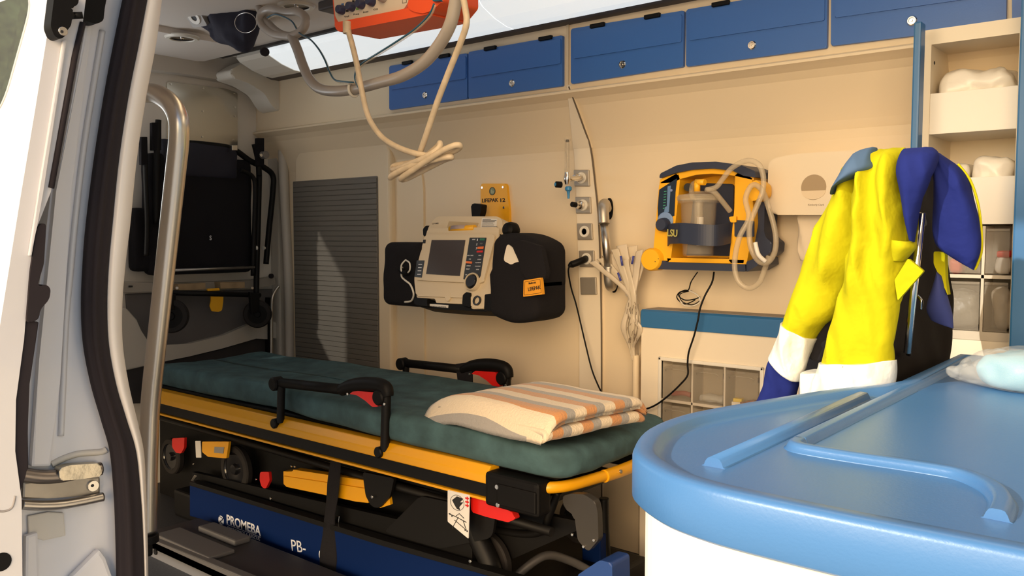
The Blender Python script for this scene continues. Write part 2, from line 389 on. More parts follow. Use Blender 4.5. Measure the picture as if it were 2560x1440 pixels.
# gas outlet column: raised strip with a dark groove on its right
m = MB(); m.pix(WALL, [(1474, 362), (1496, 560), (1503, 760), (1503, 1300), (1448, 1300), (1448, 720), (1440, 470), (1432, 350)], -.02, .012, bev=.003); SLP = PL((0, 2.389, 1.365), (0, -.113, -.051)); m.pix(SLP, [(1416, 214), (1424, 214), (1478, 372), (1432, 372)], -.02, .010, bev=.002); struct('trim_12', m, CREAM2)
m = MB(); m.tube([SLP.hit(*p, .010) for p in ((1422, 216), (1436, 254), (1460, 320))] + [WALL.hit(*p, .012) for p in ((1477, 372), (1488, 460), (1497, 560), (1503, 760), (1504, 1010), (1504, 1300))], .0028, seg=6, n=5); struct('trim_13', m, mat('groove_shadow_tone', (.12, .09, .06), .7))  # dark tube stands in for the shadow of the groove
# seam of the lower side wall beside the drawer cabinet
m = MB(); m.tube([WALL.hit(1598, 760), WALL.hit(1600, 1440)], .004, seg=6, smooth_path=False); struct('trim_14', m, CREAM)
# outside ground and grassy bank
m = MB(); m.box(-14, 12, -14, .3, -.62, -.55); m.box(-14, 12, .3, 14, -.62, -.55)
tag(obj('ground', m, mat('pale_concrete_ground', (.66, .64, .60), .9, var=.3, vscale=2)), kind='structure')
m = MB(); random.seed(1)
def bank(p, q):
    n_ = noise.noise(p * .9) * .6 + noise.noise(p * 3) * .25; return p + V((n_, n_ * .3, n_ * .5))
m.soft((-16, -9, -.7), (-9, -.6, 7.5), (1, 1, 1.6), (16, 60, 30), bank)
g = mat('dry_grass', (.20, .24, .09), .9, bump=1, bscale=8, var=.9, vscale=9)
tag(obj('grass_bank', m, g), 'grassy bank with green and dry brown growth reflected in the door window', 'grass', kind='stuff')

# ================================================================ NEAR SIDE: seal, pinch trim, jamb, sliding door
def ribbon(mb, L, Rr, off0, off1, bulge, mi=0, plane=JAMB, n=10):
    """moulded strip between two edge curves on the jamb"""
    A = crm(L, 6); B = crm(Rr, 6); k = min(len(A), len(B)); t = bmesh.new(); rows = []
    for i in range(k):
        row = []
        for j in range(n + 1):
            s = j / n; u = A[i][0] * (1 - s) + B[i][0] * s; v = A[i][1] * (1 - s) + B[i][1] * s
            o = off0 + (off1 - off0) * 1 + bulge(s); row.append(t.verts.new(plane.hit(u, v, o)))
        rows.append(row)
    back = [(plane.hit(A[i][0], A[i][1], off0), plane.hit(B[i][0], B[i][1], off0)) for i in range(k)]
    bk = [(t.verts.new(a), t.verts.new(b)) for a, b in back]
    for i in range(k - 1):
        for j in range(n):
            f = t.faces.new((rows[i][j], rows[i][j + 1], rows[i + 1][j + 1], rows[i + 1][j])); f.smooth = True
        t.faces.new((bk[i][0], rows[i][0], rows[i + 1][0], bk[i + 1][0])); t.faces.new((rows[i][-1], bk[i][1], bk[i + 1][1], rows[i + 1][-1]))
        t.faces.new((bk[i][1], bk[i][0], bk[i + 1][0], bk[i + 1][1]))
    bmesh.ops.recalc_face_normals(t, faces=t.faces); return mb._in(t, mi)
vs = [-60, 100, 240, 400, 560, 660, 760, 860, 960, 1050, 1130, 1240, 1340, 1520]
sL = [318, 285, 259, 234, 214, 206, 202, 207, 226, 252, 274, 284, 288, 292]
sR = [382, 352, 324, 300, 284, 275, 271, 275, 293, 320, 344, 356, 362, 368]
wR = [412, 392, 366, 342, 326, 314, 306, 307, 322, 343, 360, 366, 369, 372]
m = MB(); ribbon(m, list(zip(sL, vs)), list(zip(sR, vs)), 0, .012, lambda s: .016 * (math.sin(math.pi * s) ** .6 + .22 * math.sin(math.pi * s * 5) * (1 if .15 < s < .85 else 0)))
obj('door_seal', m, RUB, None, 'long black ribbed rubber door seal running down the white door pillar', 'seal')
m = MB(); ribbon(m, list(zip([x - 6 for x in sR], vs)), list(zip(wR, vs)), -.03, .006, lambda s: .016 * math.sin(math.pi * min(1, s * .85 + .1)) ** .8)
obj('pillar_trim', m, mat('white_pillar_cap', (.74, .70, .66), .35), None, 'smooth white pillar edging between black door seal and tall steel grab pole', 'trim')
# stepped pressings and sealer on the jamb
m = MB()
m.pix(JAMB, [(214, 60), (232, 60), (178, 480), (150, 960), (128, 1166), (78, 1168), (98, 900), (140, 480)], 0, .012, bev=.004)
struct('trim_15', m, PAINT2)
m = MB(); m.tube([JAMB.hit(*p, .001) for p in ((256, 77), (236, 200), (215, 330), (200, 443), (187, 560), (176, 680), (165, 800), (158, 960), (152, 1090))], .0045, seg=10); struct('trim_16', m, PAINT)
m = MB(); m.tube([JAMB.hit(*p, .0) for p in ((128, 1162), (150, 1150), (176, 1140), (200, 1134), (250, 1130), (264, 1124))], .005, seg=10)
m.pix(JAMB, [(70, 1290), (120, 1280), (160, 1282), (165, 1340), (110, 1352), (72, 1340)], 0, .005, bev=.002); struct('trim_17', m, SEALER)
m = MB(); m.pix(JAMB, [(182, 1440), (250, 1372), (266, 1396), (282, 1440), (282, 1560), (100, 1560)], 0, .014, bev=.006); m.pix(JAMB, [(64, 1340), (96, 1330), (104, 1560), (62, 1560)], 0, .012, bev=.004); struct('trim_18', m, PAINT2)
# centre roller rail bracket
t = thing('door_roller_rail', JAMB.hit(150, 1270), 'worn steel roller rail bracket with a round screw low on the door pillar', 'rail')
m = MB(); m.pix(JAMB, [(58, 1205), (120, 1208), (205, 1196), (251, 1192), (251, 1236), (205, 1240), (120, 1246), (56, 1248)], 0, .008, bev=.003); obj('back_plate', m, mat('brushed_worn_steel', (.36, .33, .29), .4, metal=.85, var=.3, vscale=14), t)
m = MB(); m.tube([JAMB.hit(u, v, .012) for u, v in ((54, 1186), (100, 1192), (150, 1190), (200, 1180), (252, 1172))], .010, seg=14)
obj('upper_lip', m, mat('worn_dark_steel', (.24, .21, .19), .35, metal=.9), t)
m = MB(); m.tube([JAMB.hit(u, v, .014) for u, v in ((54, 1262), (100, 1264), (150, 1262), (200, 1254), (257, 1242))], .007, seg=14); obj('lower_lip', m, mat('scuffed_steel', (.42, .39, .36), .3, metal=.95), t)
m = MB(); m.pix(JAMB, [(147, 1172), (175, 1163), (250, 1158), (256, 1190), (205, 1198), (150, 1202)], .008, .024, r=.004, bev=.004, seg=3); obj('bright_shoe', m, mat('hammered_steel', (.52, .47, .38), .3, metal=.9, bump=.6, bscale=30, bd=.004), t)
m = MB(); m.cyl(JAMB.hit(231, 1214, .008), (1, 0, 0), .0082, .004); m.cyl(JAMB.hit(231, 1214, .0118), (1, 0, 0), .0026, .0005, mi=1, seg=6); obj('screw', m, [SCREW, INK], t)
# sliding door, slid back outside the body: outline at its leading edge
DX = -1.20; DE = XP(DX)
skin = [(141, -60), (132, 0), (86, 285), (50, 500), (0, 813), (-22, 1000), (-30, 1200), (-34, 1640)]
inn = [(58, 1640), (56, 1440), (54, 1248), (38, 1128), (40, 1000), (60, 850), (72, 700), (92, 570), (127, 480), (207, 57), (222, -60)]
t = thing('sliding_door', DE.hit(20, 1600), 'white sliding side door, slid back, sunlit outer skin at the left edge of the opening', 'door')
m = MB(); m.prism(DE, [(.515, 1.78)] + [DE.ab(*p) for p in skin + inn] + [(.60, 1.78)], -1.15, 0, bev=0); obj('door_shell', m, PAINT, t)
# stepped flange on leading edge
m = MB(); m.pix(DE, [(158, 100), (168, 100), (108, 480), (92, 570), (80, 640), (72, 640), (100, 470)], 0, .006, bev=.002); obj('edge_flange', m, PAINT, t)
m = MB(); m.tube([DE.hit(u, v, .001) for u, v in ((207, 57), (187, 140), (128, 470))], .004, seg=8, smooth_path=False); obj('edge_seal', m, RUB, t)
m = MB(); m.pix(DE, [(92, 572), (104, 558), (116, 560), (110, 660), (92, 720), (116, 710), (127, 722), (124, 748), (100, 775), (98, 800), (66, 808), (76, 680)], -.02, .004, r=.006, bev=.003); obj('rubber_buffer', m, RUB, t)
m = MB(); m.pix(DE, [(52, 830), (68, 800), (98, 805), (74, 960), (70, 1060), (72, 1170), (60, 1190), (50, 1240), (38, 1130), (42, 960)], -.03, -.002, bev=.002); obj('gap_shade_fill', m, RUB, t)  # dark piece filling the door gap, its shade put into the colour
m = MB(); m.pix(DE, [(137, -20), (127, 60), (128, 70), (136, 90), (150, 98), (162, 92), (168, 76), (178, 64), (180, 48), (188, 44), (186, 32), (178, 26), (180, 15), (195, 14), (200, -20)], 0, .022, r=.004, bev=.003); obj('latch_body', m, BLK, t)
m = MB(); m.cyl(DE.hit(155, 79, .022), (1, 0, 0), .0058, .004); m.cyl(DE.hit(155, 79, .026), (1, 0, 0), .002, .0006, seg=6, mi=1); obj('latch_screw', m, [SCREW, INK], t)
m = MB(); m.tube([DE.hit(180, 39, .014), DE.hit(207, 38, .02)], .0045, seg=10, smooth_path=False); obj('latch_pin', m, BLK, t)
m = MB(); m.cyl(DE.hit(2, 1404, -.002), (1, 0, 0), .012, .003); obj('plug_hole', m, BLK, t)
m = MB(); m.tube([DE.hit(u, v, .0) for u, v in ((-20, 1276), (10, 1278), (30, 1268), (38, 1240))], .0015, seg=6); obj('panel_seam', m, mat('grey_seam', (.35, .32, .30), .6), t)
# door window, lies in the outer skin
sk = [DE.hit(*p) for p in skin[:5]]
def sky_(z):
    for a, b in zip(sk, sk[1:]):
        if b.z <= z <= a.z: return a.y + (b.y - a.y) * (z - a.z) / (b.z - a.z)
    return sk[0].y if z > sk[0].z else sk[-1].y
def skinpt(x, z, o): return V((x, sky_(z) - o, z))
tb = bmesh.new(); out = []
zt, zb = 1.395, 1.215
for x, z in rnd([(-1.262, zt - .01), (-2.2, zt + .02), (-2.2, zb), (-1.315, zb)], .05, 8): out.append((x, z))
A = [tb.verts.new(skinpt(x, z, -.001)) for x, z in out]; B = [tb.verts.new(skinpt(x, z, .0025)) for x, z in out]
tb.faces.new(B); k = len(out)
for i in range(k): tb.faces.new((A[i], A[(i + 1) % k], B[(i + 1) % k], B[i]))
bmesh.ops.recalc_face_normals(tb, faces=tb.faces); m = MB(); m._in(tb); obj('door_window', m, GLASSD, t)
# check strap housing on pillar at the top
m = MB(); m.pix(JAMB, [(211, -30), (205, 46), (212, 52), (238, 59), (250, 57), (259, 50), (262, 20), (272, -30)], 0, .035, r=.004, bev=.004); obj('roller_housing', m, BLK, None, 'black plastic buffer housing at the top of the white door pillar beside the latch', 'buffer')
# tall grab pole inside the opening
t = thing('grab_pole', at(360, 1330, .78), 'tall bent brushed steel grab pole standing inside the door opening', 'grab pole')
pole = [(318, 232), (372, 232), (402, 238), (432, 262), (449, 300), (450, 350), (442, 430), (419, 640), (398, 830), (380, 1000), (374, 1130), (372, 1230), (371, 1330)]
m = MB(); m.ptube([(u - 3, v, .78 - .0 * i) for i, (u, v) in enumerate(pole)], .0172, seg=28, n=8); obj('tube', m, STEEL, t)
m = MB(); m.cyl(at(369, 1336, .78), (0, 0, -1), .020, .015); obj('foot_flange', m, BLK, t)
m = MB(); m.box(-1.347, -1.323, .60, .785, .475, .50, .006); m.bm.verts.ensure_lookup_table(); q_ = at(369, 1336, .78); bmesh.ops.translate(m.bm, vec=V((q_.x + 1.335, 0, q_.z - .015 - .50)), verts=m.bm.verts); obj('wall_bracket', m, BLK, t)
# ================================================================ STRETCHER on its loading platform
ST = thing('stretcher', (-2.2, 1.9, .10), 'wheeled yellow and black ambulance stretcher with teal sheeted mattress parked along the far wall', 'stretcher')
NY, FY = 1.63, 2.17                     # near and far side rails
NR = YP(NY); FR = YP(FY)
x0, x1 = -3.16, -1.42
def rail(y, sg, lab=None):
    yo = y - .018 * sg
    m = MB(); m.prism(PL((x0, 0, 0), (1, 0, 0)), [(y - .020 * sg, .418), (y - .020 * sg, .440), (y - .004 * sg, .462), (y + .03 * sg, .462), (y + .03 * sg, .418)], 0, x1 - x0, bev=.003)
    obj('side_rail', m, YEL, ST)
    m = MB(); m.prism(PL((x0, 0, 0), (1, 0, 0)), [(y - .016 * sg, .384), (y - .016 * sg, .418), (y + .03 * sg, .418), (y + .03 * sg, .384)], 0, x1 - x0)
    m.prism(PL((x0, 0, 0), (1, 0, 0)), [(y - .020 * sg, .374), (y - .020 * sg, .380), (y + .03 * sg, .384), (y + .03 * sg, .374)], 0, x1 - x0, mi=1)
    obj('rail_channel', m, [BLKM, YEL], ST)
rail(NY, 1); rail(FY, -1)
for y, s in ((NY, 1), (FY, -1)):         # black end housings
    m = MB(); m.box(x1 - .004, x1 + .17, y - .026 if s > 0 else y - .03, y + .03 if s > 0 else y + .026, .365, .452, .012, seg=3)
    m.box(x1 + .04, x1 + .165, y - .03 if s > 0 else y + .018, y - .018 if s > 0 else y + .03, .375, .43, .004)
    obj('rail_end_housing', m, BLK, ST)
for u, v in ((1244, 1217), (1246, 1262)):
    m = MB(); m.cyl(NR.hit(u, v, .026), (0, -1, 0), .006, .004); obj('bolt', m, SCREW, ST)
m = MB(); m.tube([(-1.30, NY + .01, .432), (-1.255, NY + .02, .432), (-1.225, NY + .07, .432), (-1.205, 1.80, .434), (-1.195, 1.90, .434), (-1.205, 2.00, .434), (-1.225, 2.10, .432), (-1.26, FY - .02, .432), (-1.30, FY - .01, .432)], .0145, seg=18)
obj('foot_bar', m, YEL, ST)
m = MB(); m.tube([(-1.200, 1.815, .434), (-1.196, 1.86, .434), (-1.195, 1.90, .434), (-1.196, 1.95, .434), (-1.201, 1.99, .434)], .0165, seg=18); obj('foot_bar_sleeve', m, YEL, ST)
for y in (1.86, 1.93):
    m = MB(); m.cyl((-1.18, y, .440), (1, -.2, .3), .005, .004); obj('bolt', m, SCREW, ST)
# mattress base plate, black
m = MB(); m.soft((-3.20, NY + .03, .445), (-1.235, FY - .035, .475), .012, (40, 8, 3)); obj('base_plate', m, BLK, ST)
def mw(p, q):
    n1 = noise.noise(p * 5) * .006 + noise.noise(V((p.x * 3, p.y * 14, p.z * 9))) * .004
    d = V((0, 0, 0))
    p = V(p); p.y += (.03 * max(0, min(1, (-1.9 - p.x) / .5)) if q[1] < 0 else 0)
    sag = -.012 * max(0, 1 - q[1] ** 2) if q[2] > 0 else 0
    if abs(q[1]) > .8 and abs(q[2]) < .9: d.y += n1 * 1.5
    tp = .03 * max(0, (p.x + 1.5) / .3) ** 2          # rounded foot end corners
    p = V(p); p.z += n1 + sag + .010 * math.sin(p.x * 2.3 + .8)
    if p.x > -1.30: p.y += -(p.y - 1.90) * .13 * ((p.x + 1.30) / .10) ** 2
    p.z += .03 * max(0, -(p.x + 3.0)) * 2
    return p + d
m = MB(); m.soft((-3.20, NY - .008, .463), (-1.19, FY - .012, .550), (.05, .035, .028), (130, 40, 8), mw)
obj('mattress', m, TEAL, ST, 'teal disposable sheet stretched over the mattress')
m = MB(); m.tube([(-3.21, NY + .04, .47), (-3.27, NY + .1, .50), (-3.29, 1.9, .515), (-3.27, FY - .1, .50), (-3.21, FY - .04, .47)], .012); obj('head_bar', m, BLK, ST)
# side handles: bar, grip, two posts, red release lever
def handle(P, Pf):
    """P = readings of near handle, Pf = plane"""
    pl = Pf
    h = lambda u, v, o=0: pl.hit(u, v, o)
    (pu, pv), (gu, gv), (eu, ev), (lb), (rb) = P
    m = MB(); m.tube([h(pu, pv), h(gu, gv)], .0155, seg=14, smooth_path=False); obj('handle_bar', m, BLK, ST)
    for q_, r_ in (((pu, pv), .0225), ((eu, ev + 8), .0225)):
        m = MB(); m.cyl(h(q_[0], q_[1], -.017), pl.n, r_, .037, bev=.004); obj('handle_joint', m, BLK, ST)
    m = MB(); w = .0165
    m.tube([h(gu - 14, gv - 0), h(gu + 12, gv - 10), h((gu + eu) / 2 + 6, (gv + ev) / 2 - 18), h(eu - 4, ev - 14), h(eu + 4, ev + 10)], lambda s: .016 + .006 * math.sin(math.pi * min(1, s * .9 + .1)), seg=16)
    obj('handle_grip', m, BLK, ST)
    m = MB(); m.tube([h(pu, pv), h(*lb)], .0125, seg=10, smooth_path=False); m.cyl(h(lb[0], lb[1], -.012), pl.n, .016, .03, bev=.003); obj('handle_post', m, BLKM, ST)
    m = MB(); m.tube([h(eu, ev + 8), h(*rb)], .0135, seg=10, smooth_path=False); m.cyl(h(rb[0], rb[1], -.012), pl.n, .016, .03, bev=.003); obj('handle_post', m, BLKM, ST)
    m = MB(); a = [(gu + 6, gv + 10), (gu + 16, gv + 2), (gu + 66, gv + 6), (gu + 80, gv + 30), (gu + 76, gv + 42), (gu + 62, gv + 42), (gu + 44, gv + 26), (gu + 24, gv + 13)]
    m.pix(pl, a, -.010, .013, r=.004, bev=.003); obj('release_lever', m, RED, ST, 'red release lever under the handle grip')
    for (u, v) in ((gu + 2, gv + 10), (eu - 4, ev + 28)):
        m = MB(); m.cyl(h(u, v, .016), pl.n, .0038, .003); obj('bolt', m, SCREW, ST)
handle([(704, 957), (868, 975), (966, 982), (701, 1056), (962, 1127)], YP(NY - .012))
handle([(1016, 908), (1172, 925), (1268, 935), (1012, 975), (1266, 1010)], YP(FY + .005))
m = MB(); m.pix(YP(FY - .005), [(1138, 910), (1178, 905), (1180, 1000), (1150, 1000)], -.004, .004, bev=.002); obj('strap', m, CLOTHB, ST)
# under frame: cross frame tubes, wheels, yellow plates, red levers, strap, sticker
def bar(name, pts, r, mt=BLKM, **k):
    m = MB(); m.ptube(pts, r, **k); return obj(name, m, mt, ST)
UY = NY + .04
bar('frame_tube', [(392, 1040, UY), (1380, 1330, UY)], .012, smooth_path=False)
bar('leg_tube', [(1170, 1240, UY), (1190, 1330, UY), (1228, 1420, UY), (1240, 1520, UY)], .028, seg=14)
bar('leg_tube', [(1395, 1230, NY + .08), (1372, 1290, NY + .08), (1350, 1330, NY + .08), (1270, 1330, NY + .1), (1100, 1290, NY + .1)], .010)
bar('leg_tube', [(1510, 1245, FY - .1), (1512, 1330, FY - .1), (1518, 1440, FY - .1)], .014)
m = MB(); m.pix(YP(NY + .10), [(400, 1050), (960, 1200), (1380, 1290), (1480, 1310), (1230, 1420), (1100, 1440), (400, 1240)], -.02, .0); obj('under_panel', m, BLK, ST)
m = MB(); m.box(-2.9, -1.35, NY + .05, FY - .05, .335, .36, .006); obj('under_deck', m, BLK, ST)
m = MB(); m.pix(YP(NY + .02), [(1050, 1240), (1240, 1280), (1230, 1345), (1100, 1372), (960, 1330)], -.004, .006, r=.02, bev=.002); obj('skid_plate', m, BLKM, ST)
def wheel(u, v, y, r, w=.028):
    c = at(u, v, y)
    m = MB(); m.lathe(c + V((0, w / 2, 0)), (0, -1, 0), [(r * .72, 0), (r * .95, .001), (r, .006), (r, w - .006), (r * .95, w - .001), (r * .72, w)], 40); 
    o = obj('wheel', m, TYRE, ST)
    m = MB(); m.lathe(c + V((0, w / 2, 0)), (0, -1, 0), [(0, .004), (r * .2, .002), (r * .25, .008), (r * .7, .006), (r * .74, .002), (r * .74, w - .002), (r * .68, w - .006), (r * .25, w - .008), (r * .2, w + .002), (0, w + .002)], 40)
    h = obj('hub', m, GLOSSB, o); return o
wheel(592, 1172, NY + .05, .085); wheel(1215, 1405, NY + .08, .085); wheel(432, 1140, NY + .06, .07); wheel(1450, 1300, FY - .12, .07)
def plate(name, px, mt, y=NY + .015, r=.006, th=.010, bev=.002, lab=None):
    m = MB(); m.pix(YP(y), px, -th, 0, r=r, bev=bev); return obj(name, m, mt, ST, lab)
m = MB(); P_ = YP(NY + .02)
m.pix(P_, [(708, 1178), (731, 1180), (733, 1174), (918, 1202), (918, 1225), (708, 1192)], -.03, .0, bev=.002)
m.pix(P_, [(708, 1190), (918, 1222), (920, 1258), (890, 1254), (716, 1218), (708, 1210)], -.03, .006, bev=.003)
obj('yellow_side_plate', m, YEL, ST)
plate('yellow_side_plate', [(505, 1104), (572, 1104), (566, 1146), (520, 1142), (505, 1130)], YEL, r=.004)
plate('grey_sticker', [(536, 1117), (560, 1118), (558, 1134), (535, 1132)], mat('grey_sticker', (.25, .24, .23), .5), y=NY + .0135, r=0, th=.001, bev=0)
plate('white_tag', [(488, 1102), (501, 1102), (503, 1144), (490, 1144)], DEVLT, r=.002, th=.002)
plate('red_lever', [(430, 1096), (461, 1094), (460, 1120), (452, 1134), (440, 1132), (430, 1118)], RED)
plate('red_lever', [(650, 1180), (672, 1180), (674, 1202), (664, 1222), (654, 1218), (649, 1200)], RED)
plate('hinge_plate', [(906, 1180), (985, 1196), (976, 1240), (948, 1270), (930, 1268), (914, 1240)], BLKM, y=NY + .005, r=.01)
plate('yellow_corner', [(972, 1236), (976, 1262), (950, 1270), (945, 1262)], YEL, y=NY + .014, r=.002)
m = MB(); m.pix(YP(NY - .002), [(1176, 1243), (1205, 1247), (1280, 1280), (1288, 1298), (1270, 1306), (1215, 1292), (1178, 1280)], -.02, 0, r=.006, bev=.005, seg=3); obj('brake_pedal', m, RED, ST, 'long red foot pedal beside the pictogram plate')
for (u, v) in ((932, 1242), (678, 1246), (1024, 1397), (1093, 1419), (1177, 1403), (485, 1160), (642, 1198), (455, 1048), (502, 1052), (572, 1076), (680, 1100), (822, 1128), (868, 1148), (907, 1160), (730, 1165), (738, 1166)):
    m = MB(); m.cyl(at(u, v, NY - .002), (0, -1, 0), .0045 if u > 900 or u == 678 else .0028, .004); obj('bolt', m, SCREW, ST)
m = MB(); m.pix(YP(NY), [(486, 1187), (492, 1190), (482, 1204), (477, 1202)], -.003, .0, bev=.001); obj('buckle', m, CHROME, ST); m = MB(); m.pix(YP(NY), [(842, 1290), (848, 1291), (846, 1312), (840, 1314)], -.003, .0, bev=.001); obj('buckle', m, CHROME, ST)
m = MB()
m.loft([(828, 1142, 854, 1144, NY - .004, .004), (822, 1180, 852, 1184, NY - .006, .004), (816, 1240, 845, 1242, NY - .004, .004), (812, 1290, 838, 1294, NY - .008, .006), (806, 1340, 840, 1342, NY - .01, .008), (800, 1400, 842, 1402, NY - .012, .010), (806, 1460, 834, 1462, NY - .01, .006)], seg=20, nz=.002)
obj('hanging_strap', m, CLOTHB, ST)
m = MB(); m.pix(YP(NY + .05), [(1405, 1240), (1430, 1234), (1460, 1236), (1488, 1254), (1494, 1280), (1496, 1350), (1470, 1380), (1444, 1350), (1436, 1290), (1410, 1270)], -.02, 0, r=.008, bev=.003); obj('catch_bracket', m, mat('dull_dark_metal', (.055, .05, .045), .45, metal=.4), ST)
for (u, v) in ((1432, 1336), (1486, 1350), (1460, 1366)):
    m = MB(); m.cyl(at(u, v, NY + .05), (0, -1, 0), .0035, .004); obj('bolt', m, SCREW, ST)
m = MB(); m.pix(YP(2.08), [(1560, 1104), (1640, 1118), (1640, 1146), (1575, 1140), (1562, 1128)], -.02, 0, r=.004, bev=.003); obj('foot_latch', m, BLK, ST)
# pictogram plate
PP = YP(NY - .022)
m = MB(); m.pix(PP, [(1119, 1225), (1174, 1238), (1171, 1347), (1119, 1304)], -.002, 0, r=.003); pp = obj('pictogram_plate', m, mat('white_plate', (.72, .70, .68), .4), ST, 'white plate with folding pictogram drawings')
m = MB()
def P3(u, v): return PP.hit(u, v, .0006)
m.tube([P3(1143 + 17 * math.cos(a), 1257 + 19 * math.sin(a) + 4 * math.cos(a)) for a in [math.tau * k / 24 for k in range(24)]], .0006, seg=5, closed=True, smooth_path=False)
m.pix(PP, [(1130, 1250), (1142, 1241), (1158, 1247), (1150, 1256), (1158, 1256), (1148, 1268), (1150, 1276), (1142, 1272), (1136, 1262)], 0, .0006)
for L in ([(1122, 1284), (1140, 1292), (1166, 1306)], [(1146, 1293), (1132, 1318)], [(1136, 1300), (1162, 1322)], [(1158, 1302), (1166, 1326)], [(1140, 1290), (1148, 1284), (1160, 1296)]): m.tube([P3(*q) for q in L], .0010, seg=5, smooth_path=False)
for q in ((1132, 1319), (1163, 1325), (1168, 1328), (1125, 1285), (1130, 1290)): m.cyl(PP.hit(*q), PP.n, .0024, .0006)
obj('pictogram', m, INK, pp)
m = MB()
for k in range(3): m.pix(PP, [(1163, 1243 + 9 * k), (1167, 1244 + 9 * k), (1167, 1241 + 9 * k), (1173, 1247 + 9 * k), (1167, 1251 + 9 * k), (1167, 1248 + 9 * k), (1163, 1247 + 9 * k)], 0, .0006)
obj('red_arrows', m, RED, pp)
# loading platform, blue side with printed lettering
LP = thing('stretcher_loading_platform', (-2.2, 1.85, 0), 'dark blue loading platform with white lettering under the stretcher', 'loading platform')
BY = NY - .012; BP = YP(BY)
m = MB(); m.box(-3.0, -1.28, BY + .004, FY, .0, .10, .01)
obj('deck', m, BLKM, LP)
m = MB(); m.pix(BP, [(474, 1212), (960, 1362), (1330, 1470), (1330, 1640), (1000, 1560), (700, 1420), (640, 1370), (560, 1322), (540, 1306), (474, 1290)], -.03, 0, bev=.003); obj('side_panel', m, BLUEP, LP)
m = MB(); m.pix(BP, [(474, 1204), (960, 1352), (1340, 1462), (1340, 1474), (960, 1366), (474, 1214)], -.03, .004, bev=.002); obj('edge_strip', m, BLKM, LP)
m = MB(); m.pix(YP(NY + .03), [(480, 1208), (900, 1330), (1180, 1410), (1180, 1360), (1000, 1300), (480, 1180)], -.02, 0, bev=.002); obj('inner_cover', m, BLK, LP)
m = MB(); m.pix(YP(FY - .12), [(1455, 1330), (1500, 1340), (1505, 1560), (1455, 1560)], -.03, .02, bev=.004); obj('end_post', m, BLUEP, LP)
m = MB(); m.ptube([(1290, 1440, NY + .15), (1360, 1390, NY + .22), (1420, 1400, NY + .3), (1480, 1430, NY + .36)], .012); obj('grey_hose_bar', m, ALU, LP)
m = MB(); m.pix(YP(NY + .1), [(1440, 1440), (1500, 1400), (1530, 1408), (1532, 1500), (1440, 1500)], -.08, 0, r=.01, bev=.006); obj('blue_wheel_guide', m, mat('mid_blue_steel', (.02, .07, .28), .4), LP)
text('PROMEBA', BP, (567, 1308), (652, 1340), 22, WINK, LP, bold=.02)
text('EMERGENCY & RESCUE', BP, (569, 1324), (650, 1352), 8, WINK, LP)
text('PB-', BP, (730, 1377), (765, 1383), 28, WINK, LP)
text('0', BP, (797, 1396), (806, 1400), 22, WINK, LP)
m = MB(); m.tube([BP.hit(567 + 85 * t_, 1311 + 32 * t_, .0008) for t_ in (0, 1)], .0006, seg=5, smooth_path=False); obj('underline', m, WINK, LP)
m = MB(); c_ = BP.hit(553, 1301); m.cyl(c_, (0, -1, 0), .017, .0008, bev=.0002, seg=32); em = obj('emblem', m, WINK, LP)
m = MB()
for L in ([(547, 1290), (558, 1297), (549, 1302), (560, 1314)], [(546, 1308), (556, 1300), (560, 1290)]): m.tube([BP.hit(u, v, .0010) for u, v in L], .0016, seg=5, smooth_path=False)
obj('emblem_bars', m, BLUEP, em)
# aluminium step frame in front of the platform
t = thing('aluminium_sill_frame', (-2.2, 1.3, 0), 'grey aluminium frame rail with a bolt on the floor left of the stretcher platform', 'frame')
SF = YP(1.36)
m = MB(); m.pix(SF, [(330, 1330), (384, 1350), (700, 1480), (700, 1560), (384, 1402), (330, 1380)], -.03, 0, bev=.004); obj('front_rail', m, ALU, t)
m = MB(); z_ = SF.hit(384, 1350).z - .004; m.box(-2.75, -1.9, 1.36, 1.58, z_ - .03, z_, .004); 
obj('deck_plate', m, mat('dark_deck', (.03, .028, .03), .5), t)
m = MB(); m.box(-2.68, -2.35, 1.38, 1.47, z_, z_ + .012, .004); m.box(-2.62, -2.4, 1.50, 1.56, z_, z_ + .02, .006); obj('runner', m, ALU, t)
m = MB(); m.box(-2.72, -2.68, 1.38, 1.42, .0, z_ - .02, .004); m.box(-2.0, -1.96, 1.38, 1.42, .0, z_ - .02, .004); obj('foot', m, BLKM, t)
m = MB(); m.cyl(SF.hit(390, 1379), (0, -1, 0), .010, .004); obj('bolt', m, BLKM, t)
# ================================================================ folded striped blanket
BLK_TOP = .0
def stripe_mat():
    m = bpy.data.materials.new('striped_fleece'); m.use_nodes = True; n = m.node_tree.nodes; l = m.node_tree.links
    p = n['Principled BSDF']; p.inputs['Roughness'].default_value = .95; p.inputs['Sheen Weight'].default_value = .3
    a = n.new('ShaderNodeAttribute'); a.attribute_name = 'stripe'; a.attribute_type = 'GEOMETRY'
    fr = n.new('ShaderNodeMath'); fr.operation = 'FRACT'; l.new(a.outputs['Fac'], fr.inputs[0])
    r = n.new('ShaderNodeValToRGB'); r.color_ramp.interpolation = 'CONSTANT'; e = r.color_ramp.elements
    e[0].position = 0; e[0].color = (.34, .32, .30, 1); e[1].position = .27; e[1].color = (.56, .26, .10, 1); x = e.new(.62); x.color = (.74, .62, .46, 1)
    l.new(fr.outputs[0], r.inputs[0]); l.new(r.outputs[0], p.inputs['Base Color'])
    tc = n.new('ShaderNodeTexCoord'); z = n.new('ShaderNodeTexNoise'); z.inputs['Scale'].default_value = 160; b = n.new('ShaderNodeBump'); b.inputs['Strength'].default_value = .7; b.inputs['Distance'].default_value = .003
    l.new(tc.outputs['Object'], z.inputs['Vector']); l.new(z.outputs[0], b.inputs['Height']); l.new(b.outputs[0], p.inputs['Normal']); return m
